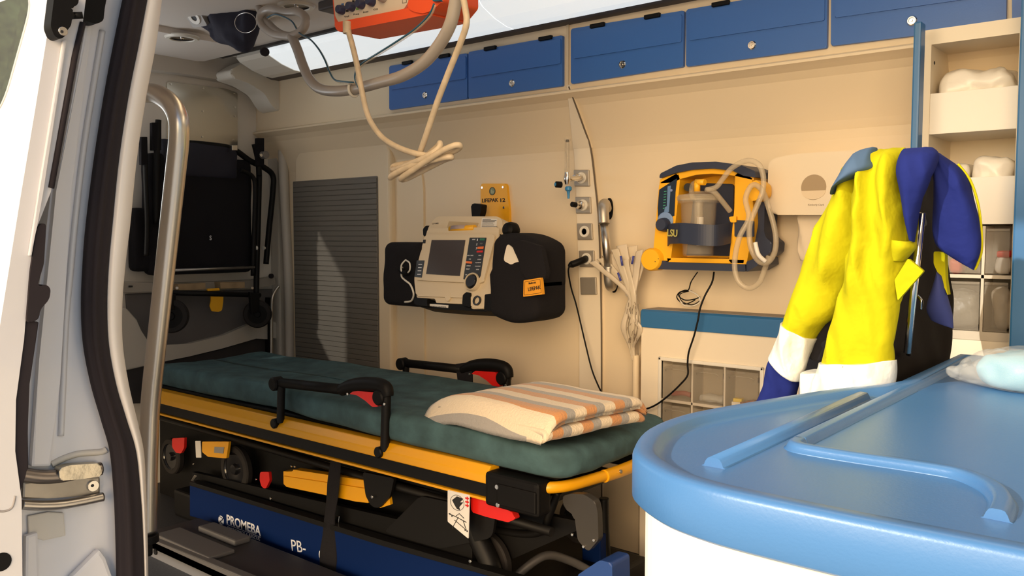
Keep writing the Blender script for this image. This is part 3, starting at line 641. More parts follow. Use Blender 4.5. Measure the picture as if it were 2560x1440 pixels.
def blanket():
    t = bmesh.new(); lay = t.verts.layers.float.new('stripe'); th = .0125
    z0 = .558; NYn = 46
    # centre line of the fold in (x, z): layers joined by round folds
    xs0, xs1 = -1.625, -1.205; lev = [z0 + .008 + .0185 * k for k in range(4)]; path = []
    for k, z in enumerate(lev):
        a, b = (xs0, xs1) if k % 2 == 0 else (xs1, xs0)
        if k == 3: b = xs0 - .06
        for j in range(15): path.append((a + (b - a) * j / 14 + (.014 if k == 2 else 0) * (1 if j > 0 else 0) - (.010 * (k == 0)), z))
        if k < 3:
            s = 1 if k % 2 == 0 else -1; zc = z + .00925
            for j in range(1, 6):
                an = -math.pi / 2 + math.pi * j / 6; path.append((b + s * .0093 * math.cos(an) * 1.3 + (.012 if k == 1 else 0), zc + .00925 * math.sin(an)))
    Y0, Y1 = 1.625, 1.985; top = []; bot = []
    for i, (x, z) in enumerate(path):
        a = path[max(i - 1, 0)]; b = path[min(i + 1, len(path) - 1)]; d = V((b[0] - a[0], 0, b[1] - a[1])).normalized(); nn = V((-d.z, 0, d.x))
        rt = []; rb = []
        L = i / len(path); tl = 1 if z > lev[3] - .002 else 0
        for j in range(NYn + 1):
            s = j / NYn; ya = Y0 - (.012 if tl else 0); y = ya + (Y1 - ya) * s + .012 * noise.noise(V((x * 3, i * .05, 0)))
            p = V((x, y, z)); edge = max(0, 1 - s / .16)
            if z > lev[1]: p.z -= (z - z0) * edge ** 2 * (.9 if tl else .6)
            ed2 = max(0, 1 - (1 - s) / .1); p.z -= (z - z0) * .5 * ed2 ** 2
            p.z -= .045 * max(0, (1.645 - p.y) / .045) ** 1.5 * .25
            ex = max(0, (-1.50 - x) / .16); p.z -= (z - z0) * .55 * ex ** 2 if ex > 0 else 0
            p.z += .0035 * noise.noise(V((x * 9, y * 9, i * .02))) + .0015 * noise.noise(V((x * 25, y * 25, 0)))
            c = V((-1.4, 1.8, 0)); q = p - c; an = math.radians(-9); q = V((q.x * math.cos(an) - q.y * math.sin(an), q.x * math.sin(an) + q.y * math.cos(an), q.z))
            q += c + V((.005, -.005, 0)); nx = nn
            for arr, o in ((rt, th / 2), (rb, -th / 2)):
                v = t.verts.new(q + nx * o); v[lay] = (Y1 - y) / .105 + .05 * noise.noise(V((x * 6, 0, 0))) + .32 + .03 * (z - z0) / .01; arr.append(v)
        top.append(rt); bot.append(rb)
    for G, fl in ((top, 0), (bot, 1)):
        for i in range(len(G) - 1):
            for j in range(NYn):
                f = [G[i][j], G[i][j + 1], G[i + 1][j + 1], G[i + 1][j]]; t.faces.new(f if fl else f[::-1])
    for i in range(len(top) - 1):
        t.faces.new((top[i][0], top[i + 1][0], bot[i + 1][0], bot[i][0])); t.faces.new((top[i][-1], bot[i][-1], bot[i + 1][-1], top[i + 1][-1]))
    for G in (0, -1):
        for j in range(NYn): t.faces.new((top[G][j], top[G][j + 1], bot[G][j + 1], bot[G][j]))
    bmesh.ops.recalc_face_normals(t, faces=t.faces)
    m = MB(); m._in(t, smooth=True); return m
obj('folded_blanket', blanket(), stripe_mat(), None, 'folded fleece blanket with cream, tan and grey stripes on the stretcher', 'blanket')
# ================================================================ COUNTER in the foreground (top 0.80 m)
CT = .80
K = thing('counter_cabinet', (.0, 1.3, 0), 'blue topped cream counter cabinet in the right foreground inside the door', 'counter')
out = [(.55, .772), (-.12, .771), (-.245, .767), (-.346, .768), (-.40, .774), (-.452, .792), (-.51, .835), (-.543, .888), (-.572, .97), (-.578, 1.06), (-.565, 1.14), (-.53, 1.27), (-.49, 1.40), (-.462, 1.46), (-.44, 1.50), (-.425, 1.56), (-.425, 2.0), (.55, 2.0)]
out = out[:2] + [tuple(p) for p in crm(out[2:16], 4)] + out[16:]
def inset(pts, d):
    q = []; n = len(pts)
    for i in range(n):
        a = V(pts[i - 1]); p = V(pts[i]); b = V(pts[(i + 1) % n]); e = ((p - a).normalized() + (b - p).normalized())
        if e.length < 1e-6: q.append(tuple(p)); continue
        e.normalize(); nn = V((e.y, -e.x)); q.append(tuple(p + nn * d))   # outline runs clockwise seen from above
    return q
def ctop():
    t = bmesh.new(); steps = [(0.004, CT - .058), (0, CT - .054), (0, CT - .008), (.002, CT - .003), (.006, CT - .0005), (.010, CT), (.022, CT), (.026, CT - .002), (.031, CT - .009), (.035, CT - .012), (.040, CT - .013)]
    rows = []
    for d, z in steps: rows.append([t.verts.new((x, y, z)) for x, y in inset(out, d)])
    for A, B in zip(rows, rows[1:]):
        for i in range(len(out)):
            f = t.faces.new((A[i], A[(i + 1) % len(out)], B[(i + 1) % len(out)], B[i])); f.smooth = True
    t.faces.new(rows[-1]); t.faces.new(rows[0][::-1]); bmesh.ops.recalc_face_normals(t, faces=t.faces)
    m = MB(); m._in(t); return m
obj('counter_top', ctop(), BLUEK, K)
def ridge(pts, w=.010, h=.011):
    P = crm(pts, 6) if len(pts) > 2 else [V(p) for p in pts]; t = bmesh.new(); rows = []; z = CT - .0135
    prof = [(-w - .006, 0), (-w - .002, .0015), (-w, h * .6), (-w * .75, h * .92), (-w * .4, h), (w * .4, h), (w * .75, h * .92), (w, h * .6), (w + .002, .0015), (w + .006, 0)]
    n = len(P)
    for i, p in enumerate(P):
        a = P[max(i - 1, 0)]; b = P[min(i + 1, n - 1)]; d = (b - a).normalized(); s = V((d.y, -d.x)); k = 1
        rows.append([t.verts.new((p.x + s.x * x, p.y + s.y * x, z + y)) for x, y in prof])
    for A, B in zip(rows, rows[1:]):
        for j in range(len(prof) - 1):
            f = t.faces.new((A[j], A[j + 1], B[j + 1], B[j])); f.smooth = True
        t.faces.new((A[-1], A[0], B[0], B[-1]))
    t.faces.new(rows[0]); t.faces.new(rows[-1][::-1])
    bmesh.ops.recalc_face_normals(t, faces=t.faces); m = MB(); m._in(t); return m
obj('ridge', ridge([(-.437, .885), (-.4405, 1.42)]), BLUEK, K)
obj('ridge', ridge([(-.402, 1.96), (-.402, 1.5), (-.402, 1.10), (-.401, 1.045), (-.396, 1.025), (-.376, 1.018), (-.32, 1.018), (-.24, 1.022), (-.205, 1.015), (-.175, .985), (-.158, .945), (-.152, .90), (-.152, .885)], .009), BLUEK, K)
m = MB(); m.prism(PL((0, 0, 0), (0, 0, 1), (0, 1, 0)), [PL((0, 0, 0), (0, 0, 1), (0, 1, 0)).a.dot(V((x, y, 0))) * V((1, 0)) + V((0, y)) for x, y in inset(out, .016)], 0, CT - .056)
obj('cabinet_body', m, mat('white_cabinet_body', (.80, .74, .62), .4), K)
# plastic wrapped light blue package
def pk(p, q):
    p = V(p); n_ = noise.noise(p * 22) * .007 + noise.noise(p * 60) * .003
    p.z += n_ * (1 if q[2] > 0 else .2); p.x += .01 * noise.noise(p * 30); p.y += .01 * noise.noise(p * 25 + V((3, 0, 0))); return p
t = thing('wrapped_package', (-.16, 1.75, CT - .013), 'light blue folded sheet in crinkled clear film lying on the blue counter', 'package')
PM = Matrix.Translation((-.365, 1.655, 0)) @ Matrix.Rotation(math.radians(-24), 4, 'Z')
m = MB(); m.soft((.03, .01, CT - .012), (.38, .20, CT + .046), (.03, .03, .026), (24, 20, 8), pk, M=PM); obj('folded_sheet', m, BLUEQ, t)
def pk2(p, q):
    p = pk(p, q); k = max(0, -q[0] - .72) / .28; p.z = CT - .008 + (p.z - CT + .008) * (1 - .55 * k); p.x -= .02 * k * (1 + noise.noise(p * 40)); p.z += .008 * k * noise.noise(p * 60); return p
m = MB(); m.soft((.0, .0, CT - .0125), (.40, .22, CT + .056), (.05, .03, .03), (60, 40, 14), pk2, M=PM); obj('clear_film', m, FILM, t)
# ================================================================ OVERHEAD CUPBOARDS
CP = YP(2.30)
def cup(px, lock, hinges, label, lk=True):
    t = thing('overhead_cupboard', CP.hit(*px[3]), label, 'cupboard', 'blue overhead cupboards')
    (ul, vt), (ur, vr), (_, vbr), (_, vbl) = px
    m = MB(); m.pix(CP, px, -.02, .0, r=.006, bev=.004); obj('door', m, BLUEC, t)
    # moulded crease: upper panel stands a little proud
    f = .55
    a = V((ul, vt)); b = V((ur, vr)); c = V((px[2][0], vbr)); d = V((px[3][0], vbl))
    L = a + (d - a) * f; R_ = b + (c - b) * f
    du = (b - a) * .02
    m = MB(); m.pix(CP, [tuple(a + du + (d - a) * .06), tuple(b - du + (c - b) * .06), tuple(R_ - du), tuple(L + du)], -.004, .0035, r=.005, bev=.0032); obj('raised_panel', m, BLUEC, t)
    if lk:
        p = CP.hit(*lock); m = MB(); m.lathe(p, (0, -1, 0), [(.0, 0), (.0125, 0), (.0125, .002), (.010, .005), (.0075, .005), (.0065, .003), (.003, .003), (.0025, .006), (0, .006)], 28); obj('lock', m, CHROME, t)
    for h in hinges:
        m = MB(); q = CP.hit(*h); m.box(q.x - .027, q.x + .027, q.y - .009, q.y + .004, q.z - .005, q.z + .008, .003); obj('hinge', m, BLK, t)
cup([(973, 165), (1168, 133), (1168, 247), (973, 275)], (1063, 238), [(1020, 158), (1112, 141)], 'rearmost blue overhead cupboard, left end of the row, behind the hanging hoses')
cup([(1171, 130), (1406, 88), (1406, 215), (1171, 247)], (1280, 208), [(1227, 122), (1365, 97)], 'second blue overhead cupboard from the left, ending at the vertical wall joint')
cup([(1427, 72), (1710, 26), (1708, 167), (1427, 210)], (1556, 161), [(1495, 65), (1632, 42)], 'blue overhead cupboard directly above the steel gas outlets')
cup([(1715, 24), (2069, -36), (2067, 120), (1715, 167)], (1880, 113), [(1803, 11), (1990, -22)], 'blue overhead cupboard above the yellow suction unit')
cup([(2078, -38), (2518, -112), (2515, 61), (2077, 115)], (2280, 52), [(2180, -52), (2400, -90)], 'large blue overhead cupboard above the hanging jacket')
cup([(2530, -114), (2900, -180), (2900, 10), (2530, 57)], (2700, 20), [(2620, -128)], 'rightmost blue overhead cupboard, cut by the right edge of the view', lk=False)
m = MB(); m.box(CP.hit(1416, 100).x - .004, CP.hit(1416, 100).x + .004, 2.305, 2.316, 1.535, 1.74); struct('trim_19', m, mat('wall_joint', (.62, .5, .34), .5))
# ================================================================ OUTLETS, FLOWMETER, HANDLE ON WALL
OP = YP(YW - .012)
PLATE = mat('satin_outlet_steel', (.50, .45, .38), .5, metal=.75)
def outlet(u, v, s, kind, label):
    t = thing('wall_outlet', OP.hit(u, v + s), label, 'wall outlet', 'square steel outlets in the column')
    m = MB(); px = [(u - s, v - s * 1.1), (u + s, v - s * 1.1), (u + s + 2, v + s * 1.1), (u - s + 2, v + s * 1.1)]
    m.pix(OP, px, -.002, .008, bev=.004, seg=3); obj('plate', m, PLATE, t)
    if kind != 'blank':
        c = OP.hit(u + 1, v, .008); m = MB(); m.lathe(c, (0, -1, 0), [(.0105, 0), (.0105, .003), (.018, .004), (.0195, .002), (.0195, -.002), (.0105, -.002)], 32); obj('ring', m, OFFW, t)
        m = MB(); m.cyl(c + V((0, .002, 0)), (0, -1, 0), .0112, .002); obj('socket_hole', m, INK, t)
    if kind in ('gas', 'flow'):
        m = MB(); m.lathe(c, (0, -1, 0), [(0, 0), (.0125, 0), (.0125, .012), (.0145, .014), (.0145, .022), (.011, .026), (.009, .03), (.009, .042), (0, .042)], 6 if kind == 'flow' else 28); obj('valve', m, CHROME, t)
        if kind == 'gas': m = MB(); m.cyl(c + V((0, -.04, 0)), (-.3, -1, .1), .0088, .018); obj('stub', m, BLK, t)
outlet(1452, 445, 19, 'flow', 'topmost square steel outlet in the column, with the flowmeter plugged in')
outlet(1456, 513, 19, 'gas', 'second steel outlet from the top, with a chrome gas valve')
outlet(1460, 579, 19, 'ring', 'third steel outlet from the top, empty with a white ring')
outlet(1465, 647, 19, 'ring', 'fourth steel outlet from the top, with a black plug pushed in')
outlet(1469, 715, 20, 'blank', 'lowest steel plate in the column, blank without a hole')
t = thing('oxygen_flowmeter', at(1421, 497, 2.30), 'oxygen flowmeter with clear upright tube, black knob and blue nozzle on the topmost outlet', 'flowmeter')
m = MB(); m.tube([at(1452, 445, 2.355), at(1432, 447, 2.31), at(1418, 449, 2.29)], .0085, seg=16); obj('chrome_arm', m, CHROME, t)
b0_ = at(1418, 446, 2.29)
m = MB(); m.lathe(b0_ + V((0, 0, -.02)), (0, 0, 1), [(0, 0), (.0075, 0), (.0085, .006), (.011, .012), (.011, .026), (.009, .032), (.009, .04), (0, .04)]); obj('valve_body', m, CHROME, t)
m = MB(); m.lathe(b0_ + V((0, 0, .018)), (0, 0, 1), [(.0088, 0), (.0088, .102), (.0105, .104), (.0105, .114), (0, .114), (0, .11), (.007, .104), (.0068, 0)]); tt_ = obj('clear_tube', m, CLEAR, t)
m = MB(); m.cyl(b0_ + V((0, 0, .018)), (0, 0, 1), .003, .095); m.cyl(b0_ + V((0, 0, .118)), (0, 0, 1), .0055, .008, mi=1); obj('float_rod', m, [CLEARH, INK], tt_)
m = MB(); m.cyl(at(1404, 462, 2.27), (-.55, -1, .05), .0105, .022, bev=.002); m.cyl(at(1404, 462, 2.27) + V((-.0106, -.0193, .001)), (-.55, -1, .05), .006, .002, mi=1); obj('knob', m, [BLK, mat('bright_blue', (.03, .25, .5), .4)], t)
m = MB(); m.lathe(at(1421, 466, 2.29), (.02, 0, -1), [(0, 0), (.008, 0), (.0115, .004), (.0115, .012), (.006, .016), (.0045, .024), (.0035, .040), (0, .040)], 12); obj('nozzle', m, mat('blue_nozzle', (.03, .22, .48), .4), t)
# wall grab handle
t = thing('wall_grab_handle', at(1522, 730, 2.36), 'short upright steel grab handle on the far wall right of the outlet column', 'grab handle')
for u, v in ((1516, 522), (1528, 705)):
    m = MB(); a = WALL.ab(u + 6, v, .006); r_ = 0.0175; m.prism(WALL, [(a[0] + r_ * .8 * math.cos(x), a[1] + .036 * math.sin(x)) for x in [math.tau * k / 28 for k in range(28)]], -.002, .006, bev=.002); obj('base', m, BLK, t)
m = MB(); m.tube([at(1516, 522, 2.385), at(1512, 510, 2.355), at(1508, 520, 2.325), at(1510, 560, 2.315)], lambda s: .018, seg=18); SATIN = mat('satin_aluminium', (.5, .46, .40), .4, metal=.85); obj('end_bend', m, SATIN, t); m = MB(); m.tube([at(1530, 705, 2.385), at(1528, 716, 2.355), at(1524, 706, 2.325), at(1521, 665, 2.315)], .0175, seg=18); obj('end_bend', m, SATIN, t)
m = MB(); m.tube([at(1510, 558, 2.315), at(1521, 667, 2.315)], .0135, seg=20, smooth_path=False); obj('grip_tube', m, STEEL, t)
# black power plug and its cord to the blanket
t = thing('power_plug', at(1450, 655, 2.33), 'black plug in the fourth outlet with a thin black cord hanging down towards the blanket', 'plug')
m = MB(); m.tube([at(1466, 646, 2.385), at(1458, 650, 2.355), at(1444, 656, 2.335), at(1428, 662, 2.32), at(1422, 666, 2.31)], lambda s: .0115 if s < .72 else .0115 - (s - .72) * .03, seg=16); obj('plug_body', m, BLK, t)
m = MB(); m.ptube([(1424, 664, 2.31), (1421, 680, 2.31), (1428, 720, 2.33), (1440, 760, 2.34), (1452, 810, 2.35), (1466, 870, 2.34), (1480, 925, 2.34), (1496, 965, 2.32), (1515, 1004, 2.30)], .0026, seg=8); obj('cord', m, BLK, t)
# ================================================================ DEFIBRILLATOR on its bracket
def frame_plane(u0, v0, y, lean):
    """plane facing the cabin leaning back by lean degrees, through a reading at depth y"""
    a = math.radians(lean); return PL(at(u0, v0, y), (0, -math.cos(a), math.sin(a)))
WBK = YP(YW - .012)
t = thing('defibrillator_bracket', WALL.hit(1234, 560), 'yellow wall bracket plate with printed name and screws above the defibrillator', 'bracket')
m = MB(); m.pix(WBK, [(1201, 459), (1266, 459), (1273, 530), (1274, 600), (1203, 600)], -.012, 0, r=.012, bev=.003); obj('plate', m, YELP, t)
for p in ((1206, 469), (1258, 468), (1260, 519)):
    m = MB(); m.cyl(WBK.hit(*p), (0, -1, 0), .0045, .003); obj('screw', m, SCREW, t)
text('LIFEPAK', WBK, (1205, 506), (1246, 504), 9, INK, t, bold=.025); text('12', WBK, (1251, 505), (1263, 504), 9, INK, t, bold=.025)
c = WBK.hit(1231, 478); m = MB(); m.lathe(c, (0, -1, 0), [(.0125, 0), (.0125, .001), (.0148, .001), (.0148, 0)], 32); em = obj('emblem', m, INK, t)
m = MB(); m.cyl(c, (0, -1, 0), .0124, .0008, bev=.0001); obj('emblem_disc', m, mat('grey_green', (.20, .26, .17), .5), em)
text('b', WBK, (1228, 483), (1234, 483), 9, mat('sage', (.45, .5, .35), .5), em, off=.001, bold=.02)
DL = frame_plane(1140, 770, 2.085, 17); TH = .11
DF = thing('defibrillator_monitor', DL.hit(1130, 790, -.06), 'beige defibrillator monitor with dark screen and black side pouches on the wall', 'defibrillator')
m = MB()
m.pix(DL, [(1070, 570), (1247, 568), (1247, 700), (1240, 735), (1228, 758), (1226, 772), (1176, 772), (1172, 745), (1040, 740), (1036, 704), (1036, 690)], -TH, 0, r=.010, bev=.006, seg=3)
m.pix(DL, [(1090, 541), (1244, 541), (1254, 548), (1262, 600), (1245, 640), (1060, 640), (1070, 570)], -TH + .01, -.018, r=.010, bev=.006, seg=3)
obj('body', m, DEVICE, DF)
def dpart(name, px, t0, t1, mt, r=.002, bev=.001, par=None, lab=None, seg=2):
    m = MB(); m.pix(DL, px, t0, t1, r=r, bev=bev, seg=seg); return obj(name, m, mt, par or DF, lab)
b1 = dpart('front_bezel', [(1062, 588), (1070, 586), (1236, 586), (1236, 600), (1208, 704), (1198, 708), (1040, 700), (1036, 692)], -.01, .010, DEVICE, .008, .005, seg=3)
sc_ = dpart('screen', [(1079, 600), (1163, 600), (1149, 690), (1065, 685)], 0, .0115, SCREEN, .001, .0005)
dpart('handle_recess', [(1122, 553), (1196, 557), (1188, 580), (1114, 582)], -.018, -.0165, mat('recess_beige', (.50, .38, .22), .6), .004, 0)
m = MB(); m.tube([DL.hit(1126, 573, -.006), DL.hit(1187, 570, -.006)], .011, seg=18, smooth_path=False); hd = obj('carry_handle', m, YELP, DF, 'yellow carry handle with pale label')
m = MB(); m.tube([DL.hit(1131, 572, -.0058), DL.hit(1166, 570, -.0058)], .0114, seg=18, smooth_path=False); obj('handle_label', m, mat('lilac_label', (.42, .32, .30), .5), hd)
dpart('warning_label', [(1205, 545), (1243, 547), (1240, 574), (1200, 572)], -.0185, -.0172, DEVLT, .001, 0)
for i, (v, l) in enumerate(((548, 20), (551, 34), (554, 30), (557, 26), (562, 28), (566, 36), (569, 32), (572, 10))):
    m = MB(); m.pix(DL, [(1207 - i * .5, v), (1207 + l, v), (1207 + l, v + 1.2), (1207 - i * .5, v + 1.2)], -.0172, -.0168) if l else 0; obj('label_line', m, INK, DF)
text('LIFEPAK 12', DL, (1075, 584), (1104, 583), 5, INK, DF, off=-.0176, bold=.02); text('Medtronic', DL, (1079, 575), (1099, 574), 4, INK, DF, off=-.0176)
text('CF1882', DL, (1080, 561), (1096, 560), 3.5, INK, DF, off=-.0176)
kp = dpart('keypad_panel', [(1174, 594), (1216, 594), (1201, 690), (1194, 702), (1158, 698)], 0, .0113, mat('key_panel', (.018, .02, .022), .4), .002, .0005)
for px, mt_ in (([(1200, 596), (1212, 596), (1211, 601), (1199, 601)], GREEN), ([(1194, 617), (1209, 616), (1208, 622), (1193, 622)], ORNK), ([(1192, 627), (1207, 626), (1206, 631), (1191, 631)], RED), ([(1165, 653), (1180, 654), (1179, 659), (1164, 658)], ORNK), ([(1200, 607), (1207, 607), (1206, 611), (1199, 611)], ALU)):
    m = MB(); m.pix(DL, px, .0113, .0128, r=.001, bev=.0004); obj('key', m, mt_, kp)
text('1', DL, (1192, 602), (1194, 602), 5, WINK, kp, off=.0116); text('2', DL, (1190, 613), (1193, 613), 5, WINK, kp, off=.0116); text('3', DL, (1189, 623), (1192, 623), 5, WINK, kp, off=.0116)
for s_, a, b in (('ADVISORY', (1180, 600), (1188, 600)), ('LEAD', (1168, 640), (1174, 640)), ('SIZE', (1176, 640), (1183, 640)), ('SYNC', (1196, 640), (1203, 640)), ('CO2', (1172, 649), (1177, 649)), ('EVENT', (1194, 650), (1203, 650)), ('OPTIONS', (1166, 666), (1176, 666)), ('ALARMS', (1188, 658), (1202, 658)), ('CODE', (1187, 667), (1201, 667)), ('PRINT', (1165, 674), (1174, 674)), ('HOME', (1190, 675), (1197, 675)), ('ON', (1163, 688), (1167, 688))):
    text(s_, DL, a, b, 2.6, WINK, kp, off=.0116)
k2 = dpart('side_key_strip', [(1042, 651), (1061, 651), (1054, 694), (1036, 692)], 0, .0113, mat('key_strip', (.018, .02, .022), .4), .001, .0005)
for v in (660, 668, 676, 685): m = MB(); m.pix(DL, [(1046 - (v - 660) * .12, v), (1055 - (v - 660) * .12, v), (1055 - (v - 660) * .12, v + 1.8), (1046 - (v - 660) * .12, v + 1.8)], .0113, .0118); obj('key_mark', m, WINK, k2)
dpart('indicator', [(1058, 599), (1064, 599), (1063, 608), (1057, 608)], 0, .0113, INK, 0, 0)
def dial(u, v, ro, ri, o=.0):
    m = MB(); c = DL.hit(u, v, o); m.lathe(c, DL.n, [(ri, .012), (ri + .002, .017), (ro - .002, .017), (ro, .013), (ro, -.01)], 40); k = obj('dial_surround', m, DEVICE, DF)
    m = MB(); m.lathe(c, DL.n, [(0, .020), (ri * .80, .020), (ri * .92, .017), (ri, .008), (ri, 0)], 40); obj('selector_knob', m, GLOSSB, k)
dial(1185, 706, .0305, .0245, .002)
dpart('printer_door', [(1040, 707), (1160, 709), (1158, 760), (1090, 757), (1088, 747), (1042, 744)], -.03, -.006, DEVICE, .003, .002)
dpart('printer_slot', [(1088, 712), (1156, 714), (1156, 716), (1088, 714)], -.02, -.0052, INK, 0, 0)
dpart('printer_flap', [(1084, 720), (1155, 722), (1154, 733), (1082, 729)], -.02, -.002, DEVICE, .002, .002)
dpart('printer_latch', [(1112, 731), (1126, 731), (1126, 746), (1120, 754), (1112, 748)], -.02, .001, DEVICE, .005, .003)
dpart('round_emblem', [(1048, 717), (1056, 719), (1058, 727), (1052, 735), (1045, 728), (1044, 722)], -.02, -.0055, mat('peach_mark', (.60, .38, .24), .5), .002, 0)
dpart('connector_block', [(1176, 740), (1212, 740), (1214, 758), (1208, 772), (1178, 768), (1175, 756)], -.04, .004, DEVICE, .006, .004)
m = MB(); c = DL.hit(1194, 752, .004); m.lathe(c, DL.n, [(.0165, 0), (.0165, .006), (.0115, .006), (.0115, -.004), (0, -.004)], 32); obj('connector_socket', m, GLOSSB, DF)
dpart('lower_cradle', [(1034, 744), (1070, 746), (1070, 756), (1156, 762), (1158, 738), (1166, 730), (1176, 733), (1176, 766), (1210, 774), (1212, 736), (1228, 734), (1246, 744), (1232, 780), (1120, 774), (1052, 768), (1036, 760)], -.08, -.008, BLK, .003, .003)
dpart('cradle_label', [(1068, 759), (1121, 763), (1120, 770), (1067, 765)], -.02, -.0068, DEVLT, .001, 0)
text('PHYSIO-CONTROL', DL, (1072, 767), (1116, 769), 2.6, INK, DF, off=-.006)
for q_ in ([(1157, 737), (1166, 730), (1176, 732), (1176, 768), (1155, 764)], [(1212, 736), (1228, 734), (1240, 742), (1230, 778), (1210, 776)], [(1034, 744), (1068, 747), (1068, 766), (1038, 762)]):
    m = MB(); m.pix(DL, q_, -.04, .006, r=.003, bev=.003); obj('cradle_clip', m, BLK, DF)
m = MB(); m.pix(DL, [(1228, 582), (1250, 584), (1262, 600), (1256, 700), (1240, 775), (1222, 776), (1234, 720), (1238, 640), (1236, 592)], -.09, -.006, r=.006, bev=.004); obj('right_cradle_arm', m, BLK, DF)
m = MB(); c = at(1275, 577, 2.14); m.lathe(c + V((0, .03, 0)), (0, -1, .1), [(0, 0), (.018, 0), (.026, .012), (.0262, .03), (.022, .044), (.010, .05), (0, .05)], 32); obj('clamp_knob', m, BLK, DF)
m = MB(); m.pix(YP(2.30), [(1177, 512), (1186, 508), (1204, 512), (1202, 530), (1198, 545), (1180, 545)], -.03, 0, r=.006, bev=.006, seg=3); obj('release_grip', m, BLK, DF)
m = MB(); m.pix(YP(2.22), [(1057, 572), (1066, 563), (1074, 580), (1068, 592), (1058, 590)], -.03, 0, r=.004, bev=.004); obj('rear_knob', m, BLK, DF)
def pw(s):
    def f(p, q):
        p = V(p); n_ = noise.noise(p * 13 + V((s, 0, 0))) * .007; p.y += n_ - (.006 if q[1] < 0 else 0); p.x += n_ * .5
        p.x += (p.z - .95) * .05; return p
    return f
a = at(961, 762, 2.14); b = at(1060, 606, 2.14)
m = MB(); m.soft((a.x, 2.13, a.z), (b.x, 2.25, b.z), (.03, .03, .03), (14, 10, 16), pw(1)); lp = obj('side_pouch', m, CLOTHB, DF)
m = MB(); m.ptube([(1006, 668, 2.125), (1004, 690, 2.11), (1012, 700, 2.10), (1026, 712, 2.10), (1034, 735, 2.10), (1028, 752, 2.11), (1012, 755, 2.12)], .0035, seg=8)
obj('lead_cable', m, mat('white_lead', (.72, .68, .6), .4), DF)
m = MB(); m.ptube([(1014, 650, 2.11), (1004, 662, 2.105), (1004, 678, 2.105), (1014, 684, 2.11), (1024, 676, 2.10), (1024, 658, 2.10), (1014, 650, 2.11)], .003, seg=8); obj('lead_cable', m, mat('white_lead2', (.72, .68, .6), .4), DF)
m = MB(); m.tube([at(1000, 672, 2.115), at(1010, 682, 2.11), at(1020, 680, 2.105)], .009, seg=10); obj('lead_plug', m, BLK, DF)
a = at(1232, 785, 2.10); b = at(1362, 588, 2.10)
def pwr(p, q):
    p = V(p); k = (p.x - a.x) / (b.x - a.x); n_ = noise.noise(p * 12 + V((5, 0, 0))) * .007
    p.y += -.015 * k + n_ + (.018 * max(0, q[2]) ** 3 if q[1] < 0 else 0); p.z += (-.022 * math.sin(math.pi * k) if q[2] < 0 else .012 * math.sin(math.pi * k) - .03 * k * k)
    p.x += (.012 if q[2] > 0 else 0) * (1 - k); return p
m = MB(); m.soft((a.x, 2.07, a.z), (b.x, 2.24, b.z), (.025, .03, .03), (18, 12, 22), pwr); rp = obj('side_pouch', m, CLOTHB, DF)
m = MB(); PQ = YP(2.055)
m.pix(YP(2.052), [(1278, 604), (1300, 600), (1352, 616), (1366, 680), (1362, 700), (1330, 704), (1306, 690), (1296, 650), (1284, 625)], -.02, 0, r=.012, bev=.008, seg=4); obj('pouch_flap', m, CLOTHB, rp)
m = MB(); m.pix(YP(2.060), [(1268, 610), (1284, 622), (1294, 640), (1302, 654), (1288, 656), (1278, 662), (1259, 652), (1262, 632)], -.006, 0, r=.006, bev=.002); obj('paper_leaflet', m, PAPER, rp, 'cream paper tucked under the pouch flap')
LB = YP(2.042)
m = MB(); m.pix(LB, [(1309, 701), (1352, 694), (1356, 736), (1308, 742)], -.012, 0, r=.002); lb = obj('pouch_label', m, mat('amber_label', (.80, .34, .02), .5), rp)
text('LIFEPAK', LB, (1321, 728), (1352, 722), 9, INK, lb, bold=.02); text('Medtronic', LB, (1322, 711), (1340, 708), 5, INK, lb, bold=.02)
m = MB()
for A_, B_ in (((1312, 705), (1350, 698)), ((1350, 698), (1353, 732)), ((1353, 732), (1311, 738)), ((1311, 738), (1312, 705))): m.tube([LB.hit(*A_, .0004), LB.hit(*B_, .0004)], .0006, seg=5, smooth_path=False)
obj('label_border', m, INK, lb)

m = MB(); q_ = DL.hit(1200, 640, -TH); m.box(q_.x - .03, q_.x + .03, q_.y - .02, YW - .002, q_.z - .06, q_.z + .05, .004); obj('wall_mount_arm', m, YELP, DF)
# ================================================================ SUCTION UNIT
SP = YP(2.24); SU = thing('suction_unit', at(1750, 680, 2.3), 'yellow and navy portable suction unit with clear jar and coiled hose on the wall', 'suction unit')
def sp(name, px, t0, t1, mt, r=.003, bev=.003, par=None, lab=None, seg=2):
    m = MB(); m.pix(SP, px, t0, t1, r=r, bev=bev, seg=seg); return obj(name, m, mt, par or SU, lab)
m = MB()
m.pix(SP, [(1648, 458), (1695, 432), (1700, 450), (1690, 545), (1676, 655), (1638, 650), (1634, 620)], -.13, 0, r=.006, bev=.004)
m.pix(SP, [(1838, 432), (1880, 440), (1884, 560), (1866, 662), (1822, 658), (1832, 560), (1836, 520)], -.13, 0, r=.006, bev=.004)
m.pix(SP, [(1666, 644), (1862, 648), (1860, 660), (1668, 656)], -.13, .0, bev=.002)
top = [(1648, 460), (1650, 448), (1690, 432), (1730, 424), (1780, 421), (1830, 426), (1884, 440)]
m.pix(SP, top + [(1884, 452), (1838, 440), (1820, 437), (1780, 434), (1740, 437), (1700, 446), (1684, 458)], -.13, 0, bev=.002)
m.pix(SP, [(1696, 440), (1840, 436), (1838, 655), (1670, 650)], -.13, -.10)
obj('case', m, YELP, SU)
sp('top_bumper', [(1648, 446), (1650, 434), (1690, 414), (1730, 406), (1790, 404), (1850, 412), (1886, 427), (1890, 444), (1860, 440), (1830, 426), (1780, 421), (1730, 424), (1690, 432)], -.14, .012, NAVYB, .004, .004, seg=3)
